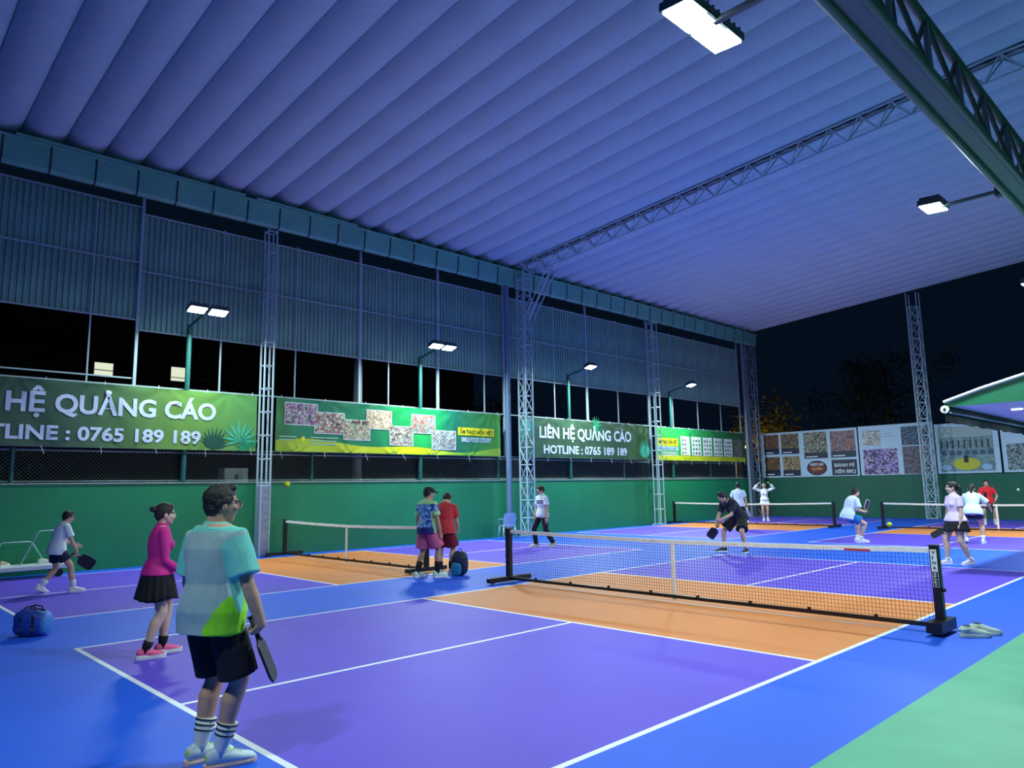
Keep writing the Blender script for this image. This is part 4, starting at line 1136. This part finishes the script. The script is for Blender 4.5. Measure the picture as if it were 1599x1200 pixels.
        fr = shirt.get('sleeve', .62)
        for key, a in A.items():
            sj, el, wr, ud, fd_, g, q = [a[k] for k in ('sj', 'el', 'wr', 'ud', 'fd', 'g', 'q')]
            lo = shirt.get('loose', .016)
            if fr <= 1:
                pts = [sj-sdir(.45)*q*.075*s+tc*.005*s, sj-ud*.005*s, sj+ud*.09*s, sj+ud*.295*fr*s]; rad = [(.054+lo*.3)*s*g, (.060+lo*.4)*s*g, (.055+lo*.8)*s*g, (.050+lo*1.4)*s*g]
            else:
                pts = [sj-sdir(.45)*q*.075*s+tc*.005*s, sj-ud*.005*s, sj+ud*.09*s, el-ud*.08*s, el, el+fd_*.08*s, el+fd_*.255*min(1, fr-1)*s]
                rad = [(.060+lo*.5)*s*g, (.064+lo*.6)*s*g, (.056+lo)*s*g, (.046+lo)*s*g, (.041+lo)*s*g, (.043+lo)*s*g, (.030+lo)*s*g]
            SB.append(loft(pts, rad, Vector((0, 1, .1)), 16))
        sm = fuse('shirt', SB, max(voxel, .008), 4, .75 if shirt.get('fn') else .45); wrinkle(sm, shirt.get('wr', .006)*s, 7, 4, H*3)
        def info(c):
            """(u along the trunk 0..1 hip-neck, local x, local y, is sleeve)"""
            u = (c-P).dot((neck-P).normalized())/(.52*s); d = min((c-lerp(A[k]['sj'], A[k]['el'], .55)).length for k in A)
            sl = any(((c-A[k]['sj']).dot(A[k]['ud']) > .0 and ((c-A[k]['sj'])-A[k]['ud']*(c-A[k]['sj']).dot(A[k]['ud'])).length < .105*s and (c-spine(.45)).dot(sdir(.45))*A[k]['q'] > .15*s) for k in A)
            m_ = spine(max(0, u*.52)); return u, (c-m_).dot(sdir(u*.5))/s, (c-m_).dot(fwd(u*.5))/s, sl
        paint(sm, shirt['mats'], (lambda c: shirt['fn'](*info(c))) if shirt.get('fn') else None)
        link(shirt.get('name', 'shirt'), sm, t)
    # shorts, trousers or skirt
    if bottom:
        k_ = bottom['kind']
        if k_ == 'skirt':
            n = 64; rows = 10; V = []; F = []; L = bottom.get('len', .34)
            for j in range(rows+1):
                u = j/rows; c = spine(.11-.0)-(tp*(L*u*s))
                uz = max(0, .11-L*u); rx = (np.interp(uz, [q[0] for q in SEC], [q[1] for q in SEC])*girth+.014+.075*u)*s; ry = (np.interp(uz, [q[0] for q in SEC], [q[2] for q in SEC])*girth+.014+.075*u)*s
                for k in range(n):
                    a = 2*math.pi*k/n; pl = 1+(.075*u*math.sin(k*2*math.pi/4+.6*math.sin(k)))
                    V.append(c+rp*rx*pl*math.cos(a)+fwd(0)*ry*pl*math.sin(a)+Z*(.012*math.sin(3*a)*u))
            for j in range(rows): F += [(j*n+k, j*n+(k+1) % n, (j+1)*n+(k+1) % n, (j+1)*n+k) for k in range(n)]
            k0 = len(V); inner = [v.lerp(spine(.11)-(tp*(L*(i//n)/rows*s)), .05) for i, v in enumerate(V)]; V += inner
            F += [tuple(i+k0 for i in q[::-1]) for q in F[:]]
            b0 = rows*n; F += [(b0+k, b0+(k+1) % n, k0+b0+(k+1) % n, k0+b0+k) for k in range(n)]
            mesh_obj('skirt', V, F, bottom['mats'][0], t, True)
        else:
            SB = [torso(bottom.get('inf', .010), -.07, .09)]
            fr = bottom.get('len', .62); lo = bottom.get('loose', .022)
            for key, l in legs.items():
                hj, kn, an = l['hj'], l['kn'], l['an']; th = kn-hj; sh = an-kn; g = girth*(1.06 if fem else 1)
                if k_ == 'shorts':
                    pts = [hj+Z*.05*s, hj+th*.10, hj+th*.35, hj+th*fr*.8, hj+th*fr]; rad = [(.066*g+lo*.2)*s, (.078*g+lo*.4)*s, (.082*g+lo)*s, (.078*g+lo*1.5)*s, (.074*g+lo*1.9)*s]
                else:
                    pts = [hj+Z*.05*s, hj+th*.10, hj+th*.45, kn, kn+sh*.3, kn+sh*.7, kn+sh*.97]; rad = [(.066*g+lo*.2)*s, (.078*g+lo*.4)*s, (.080*g+lo*.6)*s, (.064*g+lo*.8)*s, (.062*g+lo*.8)*s, (.054+lo)*s, (.054+lo)*s]
                SB.append(loft(pts, rad, X, 18))
            sm = fuse(k_, SB, max(voxel, .008), 3, .45); wrinkle(sm, .006*s, 7, 4, H*5); paint(sm, bottom['mats'], bottom.get('fn')); link(k_, sm, t)
    # socks and shoes
    for key, l in legs.items():
        an, kn = l['an'], l['kn']; sh = an-kn
        if socks:
            sl = socks.get('len', .3); g = girth
            top = an-sh*sl; lay = []
            V, F = loft([an-Z*.02*s, an-sh*.05, an-sh*sl*.5, top], [.041*s, .040*s, (.042+.03*sl)*s, (.043+.045*sl)*s], X, 16)
            so = mesh_obj('sock', V, F, socks['mat'], t, True)
            for k in range(socks.get('bands', 0)):
                u = sl*(.92-.17*k); c = an-sh*u; r = (.0475+.045*u)*s
                V, F = loft([c, c-sh*.022], [r, r], X, 18); mesh_obj('band', V, F, M_INK, so, True)
        if shoes:
            M4 = Matrix.Translation(l['o']) @ l['Rf'].to_4x4()
            V, F = shoe_upper(s*1.06); o = mesh_obj('shoe', V, F, shoes['mat'], t, True); o.matrix_local = M4
            V, F = shoe_sole(s*1.06, shoes.get('thick', .028)); mesh_obj('sole', V, F, shoes['sole'], o)
            if shoes.get('lace'):
                for k in range(5):
                    yy = (.035+.022*k)*s; zz = float(np.interp(.035+.022*k, [.01, .05, .09, .13], [.112, .098, .082, .070]))*1.06*s
                    wire('lace', [(-.030*s, yy, zz-.016*s), (-.010*s, yy+.006*s, zz+.003*s), (.010*s, yy, zz+.003*s), (.030*s, yy+.006*s, zz-.016*s)], .0035*s, shoes['lace'], o)
                V, F = superell(0, -.062*s, .068*s, .034*s, .022*s, .03*s, .8); mesh_obj('heel_patch', V, F, shoes.get('heel', shoes['sole']), o, True)
    r = Person(); r.root = t; r.A = A; r.hp = hp; r.s = s
    M0 = Matrix.Translation((loc[0], loc[1], 0)) @ Matrix.Rotation(math.radians(heading-90), 4, 'Z'); r.M = M0
    return r
def paddle(pr, key, label, rgb=(26, 28, 34), edge=(18, 18, 22), grip=(30, 30, 32), roll=0.0):
    """paddle held in a hand: its own thing"""
    a = pr.A[key]; g = pr.M @ a['grip']; R3 = pr.M.to_3x3(); d = (R3 @ a['pad']).normalized(); n = R3 @ a['n']; n = (n-d*n.dot(d)).normalized(); n = Matrix.Rotation(math.radians(roll), 3, d) @ n; x = d.cross(n)
    M = Matrix((x, d, n)).transposed().to_4x4(); M.translation = g
    t = thing('paddle', label, 'paddle'); t.matrix_world = M
    def outline(w, y0, y1, rc, n=8):
        P = []
        for cx, cy, a0 in ((w-rc, y1-rc, 0), (-w+rc, y1-rc, 90), (-w+rc*1.3, y0+rc*1.3, 180), (w-rc*1.3, y0+rc*1.3, 270)):
            rr = rc if a0 < 180 else rc*1.3
            P += [(cx+rr*math.cos(math.radians(a0+90*k/n)), cy+rr*math.sin(math.radians(a0+90*k/n))) for k in range(n+1)]
        return P
    O = outline(.098, .085, .345, .05); n_ = len(O)
    def slab(P, h): V = [(a, b, h) for a, b in P]+[(a, b, -h) for a, b in P]; k = len(P); return V, [tuple(range(k)), tuple(range(k, 2*k))[::-1]]+[(i, k+i, k+(i+1) % k, (i+1) % k) for i in range(k)]
    V, F = slab(O, .007); mesh_obj('blade', V, F, mat('paddle_face_%d_%d' % (rgb[0], rgb[2]), rgb, .45, var=.1, vscale=20), t)
    wire('edge_guard', [(a, b, 0) for a, b in O], .0085, mat('paddle_edge_%d' % edge[0], edge, .4), t, 6, True)
    V, F = polytube([(0, -.06, 0), (0, .05, 0), (0, .095, 0)], [.0155, .0150, .019], 8); mesh_obj('grip', V, F, mat('paddle_grip_%d' % grip[0], grip, .8), t, True)
    V, F = polytube([(0, -.070, 0), (0, -.058, 0)], [.019, .019], 10); mesh_obj('butt_cap', V, F, mat('paddle_edge_%d' % edge[0], edge, .4), t)
    return t
M_BLK = mat('cloth_black', (16, 17, 22), .85, bump=.15, bscale=60); M_WSH = mat('cloth_white', (216, 228, 236), .8, bump=.12, bscale=50); M_NAVYC = mat('cloth_navy', (24, 34, 66), .85)
M_SHW = mat('shoe_white', (224, 230, 230), .55); M_SOLEW = mat('sole_white', (226, 230, 228), .6); M_SHB = mat('shoe_black', (20, 22, 26), .6)

# 1 — man with the teal-grey shirt
M_S1 = mat('shirt_greyteal', (156, 184, 186), .8, var=.05, vscale=12, bump=.15, bscale=70); M_S1b = mat('shirt_teal', (112, 206, 196), .8, bump=.15, bscale=70); M_S1c = mat('shirt_lime', (150, 240, 40), .75); M_S1d = mat('shirt_piping', (206, 232, 232), .8)
def f1(u, x, y, sl):
    if sl: return 1
    if u > .93: return 1
    if u < .22 and x > .10+.30*max(0, u+.17) and y < .10: return 2
    if x > .13 and y > -.06 and u < .5: return 3
    return 0
p1 = person('person in grey-teal sports shirt and black shorts, holding a paddle low', (1.48, -7.18), 110, 1.72, girth=1.09, belly=.15, feet={'R': (.09, .02, -.55), 'L': (-.09, .03, -.35)},
    hip=.90, tp=(0, .01, 1), tc=(0, .03, 1), head_dir=(.45, .9, -.03), head_up=(.02, .05, 1),
    arms={'R': dict(up=(.36, .02, -1), fo=(.24, .26, -1), pad=(.30, .24, -.93), palm=(-1, .1, 0)), 'L': dict(up=(-.2, .05, -1), fo=(.05, .5, -1))},
    shirt=dict(mats=[M_S1, M_S1b, M_S1c, M_S1d], fn=f1, hem=-.13, inf=.018, sleeve=.80, loose=.024, wr=.010), bottom=dict(kind='shorts', mats=[M_BLK], len=.93, loose=.020),
    socks=dict(mat=mat('sock_white', (214, 222, 226), .9), len=.42, bands=3), shoes=dict(mat=mat('shoe_paleblue', (206, 228, 230), .5), sole=mat('sole_peach', (232, 196, 176), .6), thick=.022, lace=mat('lace_lime', (206, 236, 40), .7), heel=mat('heel_lime', (190, 226, 40), .6)),
    hair=dict(kind='short', glasses=True), skin_rgb=(198, 156, 130), voxel=.0062)
paddle(p1, 'R', 'black paddle hanging from the hand of the person in grey-teal shirt', roll=115)
# 2 — woman in pink
M_PINK = mat('top_pink', (220, 40, 140), .75, bump=.12, bscale=50)
p2 = person('person in bright pink long-sleeved top, black pleated skirt and pink sneakers', (-2.0, -6.37), 84, 1.57, 'f', feet={'R': (.09, -.10, -.15), 'L': (-.08, .10, .05)},
    hip=.895, tp=(0, .0, 1), tc=(0, .10, 1), head_dir=(.1, 1, .02), head_up=(0, .04, 1), girth=1.04,
    arms={'R': dict(up=(.10, .06, -1), fo=(-.05, .75, -.62), curl=.9, palm=(-1, 0, .2), side=(0, .3, 1)), 'L': dict(up=(-.12, .10, -1), fo=(.12, .8, -.6), curl=.9, palm=(1, 0, .2), side=(0, .3, 1))},
    shirt=dict(mats=[M_PINK], hem=-.02, inf=.013, sleeve=1.95, loose=.010, flare=.034, wr=.004, name='top', collar=True), bottom=dict(kind='skirt', mats=[M_BLK], len=.40),
    socks=dict(mat=mat('sock_black', (18, 18, 22), .9), len=.26), shoes=dict(mat=mat('shoe_pink', (244, 96, 150), .55), sole=M_SOLEW, thick=.04, lace=mat('lace_pink', (250, 130, 170), .7), heel=mat('shoe_pink', (244, 96, 150), .55)),
    hair=dict(kind='bun', rgb=(40, 28, 26)), skin_rgb=(222, 184, 158), voxel=.0066)
# 3 — boy
p3 = person('person in white T-shirt and navy shorts lunging by the left wall', (-8.58, -5.84), 98, 1.46, feet={'R': (.17, .20, -.2), 'L': (-.20, -.22, .15, 0, .45)}, hip=.85, pel=(0, -.04), tp=(0, .10, 1), tc=(.02, .40, 1), head_dir=(.12, 1, -.05), head_up=(0, .18, 1),
    arms={'R': dict(up=(.2, .30, -1), fo=(.05, .42, -.9), pad=(.25, .72, -.55)), 'L': dict(up=(-.25, .3, -1), fo=(.1, .9, -.4))},
    shirt=dict(mats=[M_WSH], hem=-.11, sleeve=.7, inf=.02, loose=.022, wr=.008), bottom=dict(kind='shorts', mats=[M_NAVYC], len=.62, loose=.026), socks=dict(mat=mat('sock_white', (214, 222, 226), .9), len=.36), shoes=dict(mat=M_SHW, sole=M_SOLEW),
    hair=dict(kind='short', cap=False, glasses=True), girth=1.03)
paddle(p3, 'R', 'dark paddle held by the person in white T-shirt near the trolley')
# 4 — colourful jersey
def jersey():
    m = bpy.data.materials.new('jersey_print'); m.use_nodes = True; nt = m.node_tree; b = nt.nodes['Principled BSDF']; b.inputs['Roughness'].default_value = .8
    tc = nt.nodes.new('ShaderNodeTexCoord'); n = nt.nodes.new('ShaderNodeTexNoise'); n.inputs['Scale'].default_value = 7; n.inputs['Distortion'].default_value = 2.5; nt.links.new(tc.outputs['Object'], n.inputs['Vector'])
    cr = nt.nodes.new('ShaderNodeValToRGB'); el = cr.color_ramp.elements; st = [(.36, (24, 40, 110)), (.45, (40, 80, 190)), (.52, (90, 170, 214)), (.58, (190, 224, 220)), (.66, (30, 50, 130))]
    while len(el) < 5: el.new(.5)
    for i, (p_, c) in enumerate(st): el[i].position = p_; el[i].color = (*lin(c), 1)
    nt.links.new(n.outputs['Fac'], cr.inputs[0]); nt.links.new(cr.outputs[0], b.inputs['Base Color']); return m
p4 = person('person in blue patterned jersey, pink shorts and black cap', (-5.11, -.50), 98, 1.72, feet={'R': (.18, .10, -.35), 'L': (-.16, -.10, .1)}, hip=.895, tc=(0, .06, 1), head_dir=(.35, .9, -.25), head_up=(0, .16, 1),
    arms={'R': dict(up=(.22, .10, -1), fo=(.10, .22, -1), curl=.6), 'L': dict(up=(-.2, -.05, -1), fo=(-.05, .15, -1))},
    shirt=dict(mats=[jersey(), mat('jersey_lime', (170, 220, 150), .8), mat('jersey_hem', (26, 44, 110), .8)], fn=lambda u, x, y, sl: 1 if u > .86 or (sl and u < .62) else (2 if u < .02 else 0), hem=-.10, inf=.02, sleeve=.72, loose=.024, wr=.008),
    bottom=dict(kind='shorts', mats=[mat('shorts_pink', (206, 96, 136), .85)], len=.86, loose=.036), socks=dict(mat=mat('sock_black', (18, 18, 22), .9), len=.5), shoes=dict(mat=mat('shoe_mint', (206, 236, 214), .55), sole=M_SOLEW), hair=dict(kind='short', cap=True), skin_rgb=(186, 146, 122))
# 5 — red outfit
p5 = person('person in red shirt and dark red shorts looking down beside a backpack', (-5.22, .02), 124, 1.66, feet={'R': (.11, .03, -.1), 'L': (-.10, .0, .1)}, hip=.88, tp=(0, .05, 1), tc=(0, .30, 1), head_dir=(.1, .8, -.7), head_up=(0, .7, .75),
    arms={'R': dict(up=(.12, .25, -1), fo=(-.1, .7, -.7)), 'L': dict(up=(-.12, .25, -1), fo=(.1, .7, -.7))},
    shirt=dict(mats=[mat('shirt_red', (200, 50, 56), .8)], hem=-.09, inf=.018, sleeve=.7, loose=.02, wr=.007), bottom=dict(kind='shorts', mats=[mat('shorts_darkred', (120, 20, 44), .85)], len=.82, loose=.032), socks=dict(mat=mat('sock_black', (18, 18, 22), .9), len=.4), shoes=dict(mat=M_SHW, sole=M_SOLEW), hair=dict(kind='short'), girth=1.05)
# 6 — striped white polo
p6 = person('person in white polo with two dark chest stripes and black trousers', (-8.13, 5.83), 260, 1.74, feet={'R': (.14, .14, -.1), 'L': (-.22, -.22, .1, 0, .3)}, hip=.875, tc=(.02, .04, 1), head_dir=(.25, 1, -.12), head_up=(0, .05, 1),
    arms={'R': dict(up=(.18, .06, -1), fo=(.08, .24, -1), pad=(.3, .30, -.9)), 'L': dict(up=(-.2, .0, -1), fo=(-.08, .12, -1))},
    shirt=dict(mats=[M_WSH, M_NAVYC], fn=lambda u, x, y, sl: 1 if (y > 0 and not sl and (.56 < u < .62 or .66 < u < .72)) else 0, hem=-.08, sleeve=.66, inf=.014, loose=.02, collar=True), bottom=dict(kind='trousers', mats=[M_BLK], loose=.014), shoes=dict(mat=mat('shoe_cream', (214, 206, 190), .55), sole=M_SOLEW), hair=dict(kind='fringe'))
paddle(p6, 'R', 'pale paddle held low by the person in striped white polo', (196, 206, 210), (214, 220, 222), (200, 204, 206), roll=80)
# 7 — black shirt, bending
p7 = person('person in black T-shirt and black shorts bending forward with a paddle', (-3.10, 7.34), 256, 1.76, feet={'R': (.26, .12, -.5), 'L': (-.30, -.05, .4)}, hip=.80, pel=(-.04, -.16), tp=(.10, .55, 1), tc=(.30, .95, .75), head_dir=(.25, .9, -.4), head_up=(.05, .5, .85),
    arms={'R': dict(up=(.10, .35, -1), fo=(.15, .35, -.9), pad=(.5, .35, -.8)), 'L': dict(up=(-.05, .45, -1), fo=(.35, .75, -.35), curl=.7)},
    shirt=dict(mats=[mat('shirt_black', (22, 26, 44), .85)], hem=-.10, inf=.02, sleeve=.75, loose=.022, wr=.008), bottom=dict(kind='shorts', mats=[M_BLK], len=.84, loose=.034), shoes=dict(mat=M_SHB, sole=M_SOLEW), hair=dict(kind='short'), girth=1.08, skin_rgb=(206, 170, 148))
paddle(p7, 'R', 'dark paddle hanging below the bending person in black')
# 8 — white tee, seen from behind
p8 = person('person in white T-shirt and black shorts walking near the corner column', (-7.35, 15.3), 122, 1.73, feet={'R': (.14, .10, 0), 'L': (-.14, -.16, 0, 0, .5)}, hip=.89, tc=(0, .04, 1),
    arms={'R': dict(up=(.22, .0, -1), fo=(.10, .15, -1), pad=(.30, .35, -.85)), 'L': dict(up=(-.3, .1, -1), fo=(-.1, .5, -.8))},
    shirt=dict(mats=[M_WSH], hem=-.08, sleeve=.62, inf=.016, loose=.018), bottom=dict(kind='shorts', mats=[M_BLK], len=.58, loose=.02), shoes=dict(mat=M_SHB, sole=M_SOLEW), hair=dict(kind='short'), voxel=.009)
paddle(p8, 'R', 'white paddle held by the walking person in white T-shirt', (206, 214, 218), (220, 224, 226), (60, 60, 64), roll=80)
# 9 — woman in white, hands at her head
p9 = person('person all in white raising both hands to a white visor', (-9.63, 21.68), 300, 1.68, 'f', feet={'R': (.08, .0, -.1), 'L': (-.08, .04, .1)}, hip=.905, head_dir=(0, 1, -.05),
    arms={'R': dict(up=(.85, .15, .30), fo=(-.55, .25, .62), curl=.5, palm=(-1, 0, 0), side=(0, -.5, 1)), 'L': dict(up=(-.85, .15, .30), fo=(.55, .25, .62), curl=.5, palm=(1, 0, 0), side=(0, -.5, 1))},
    shirt=dict(mats=[M_WSH], hem=.02, sleeve=1.9, inf=.02, loose=.026, wr=.01, name='jacket'), bottom=dict(kind='shorts', mats=[M_WSH], len=.42, loose=.04), shoes=dict(mat=M_SHW, sole=M_SOLEW), socks=dict(mat=mat('sock_white', (214, 222, 226), .9), len=.2), hair=dict(kind='long', headband=True), voxel=.009)
# 10 — crouching
p10 = person('person in white T-shirt and teal-blue shorts crouching to play near the ball', (-1.98, 11.96), 52, 1.76, feet={'R': (.16, .0, -.3), 'L': (-.14, .10, .1)}, hip=.70, pel=(0, -.22), tp=(0, .30, 1), tc=(0, .62, 1), head_dir=(.1, 1, -.1), head_up=(0, .15, 1),
    arms={'R': dict(up=(.2, .1, -1), fo=(-.45, .75, -.1), pad=(.05, .35, .9)), 'L': dict(up=(-.15, .45, -1), fo=(.15, 1, -.12), curl=.3, palm=(.2, 0, -1), side=(1, 0, 0))},
    shirt=dict(mats=[M_WSH], hem=-.11, sleeve=.7, inf=.022, loose=.024, wr=.009), bottom=dict(kind='shorts', mats=[mat('shorts_tealblue', (30, 110, 176), .85)], len=.66, loose=.028), socks=dict(mat=mat('sock_white', (214, 222, 226), .9), len=.2), shoes=dict(mat=M_SHW, sole=M_SOLEW), hair=dict(kind='short'), girth=1.05, voxel=.0085)
paddle(p10, 'R', 'dark paddle with pale rim raised by the crouching person', (40, 44, 54), (206, 212, 216))
# 11 — pink polo
p11 = person('person in pale pink polo and black skirt holding a black paddle', (1.72, 7.40), 230, 1.64, 'f', feet={'R': (.12, .16, -.05), 'L': (-.10, -.16, .1, 0, .12)}, hip=.89, tc=(0, -.02, 1), head_dir=(.3, 1, 0),
    arms={'R': dict(up=(.12, .10, -1), fo=(.02, .20, -1), pad=(.42, .72, -.5)), 'L': dict(up=(-.16, .05, -1), fo=(.02, .20, -1), curl=.9)},
    shirt=dict(mats=[mat('polo_pink', (224, 204, 222), .8, bump=.12, bscale=50)], hem=-.03, sleeve=.60, inf=.014, loose=.018, collar=True, wr=.006, flare=.048, name='polo'), bottom=dict(kind='skirt', mats=[M_BLK], len=.34), shoes=dict(mat=mat('shoe_pinkwhite', (232, 216, 220), .55), sole=M_SOLEW), socks=dict(mat=mat('sock_white', (214, 222, 226), .9), len=.12), hair=dict(kind='pony'), girth=1.08, skin_rgb=(214, 176, 152))
paddle(p11, 'R', 'black paddle in the hand of the person in pale pink polo', roll=55)
# 12 — white tee, from behind
p12 = person('person in loose white T-shirt and navy shorts leaning away, dark ponytail', (.60, 13.08), 98, 1.66, 'f', feet={'R': (.16, .04, -.1), 'L': (-.20, -.02, .2, 0, .3)}, hip=.84, pel=(0, -.08), tp=(0, .25, 1), tc=(0, .58, 1), head_dir=(0, 1, -.2), head_up=(0, .3, 1),
    arms={'R': dict(up=(.55, .45, -.7), fo=(.2, .8, -.6), pad=(.1, .8, .3)), 'L': dict(up=(-.3, .5, -.9), fo=(.1, .8, -.5))},
    shirt=dict(mats=[mat('tee_mintwhite', (214, 232, 226), .8)], hem=-.10, sleeve=.85, inf=.034, loose=.04, wr=.011), bottom=dict(kind='shorts', mats=[M_NAVYC], len=.42, loose=.03), socks=dict(mat=mat('sock_white', (214, 222, 226), .9), len=.3), shoes=dict(mat=M_SHW, sole=M_SOLEW), hair=dict(kind='pony'), girth=1.08, voxel=.0085)
paddle(p12, 'R', 'dark paddle held ahead by the person in loose white T-shirt')
# 13 — red shirt, far
p13 = person('person in bright red T-shirt standing far behind the net before the back wall', (-1.26, 22.5), 290, 1.68, feet={'R': (.14, .0, -.2), 'L': (-.16, .0, .2)}, hip=.87, tc=(0, .10, 1), head_dir=(.1, 1, -.1),
    arms={'R': dict(up=(.35, .15, -1), fo=(-.2, .8, -.3), pad=(-.2, .6, .6)), 'L': dict(up=(-.5, .0, -1), fo=(.3, .55, -.6))},
    shirt=dict(mats=[mat('tee_red', (222, 36, 50), .8)], hem=-.09, sleeve=.65, inf=.018, loose=.02), bottom=dict(kind='shorts', mats=[mat('shorts_grey', (70, 78, 84), .85)], len=.7, loose=.026), socks=dict(mat=mat('sock_white', (214, 222, 226), .9), len=.3), shoes=dict(mat=M_SHW, sole=M_SOLEW), hair=dict(kind='short'), voxel=.009)
paddle(p13, 'R', 'dark paddle held at the waist by the person in bright red T-shirt')
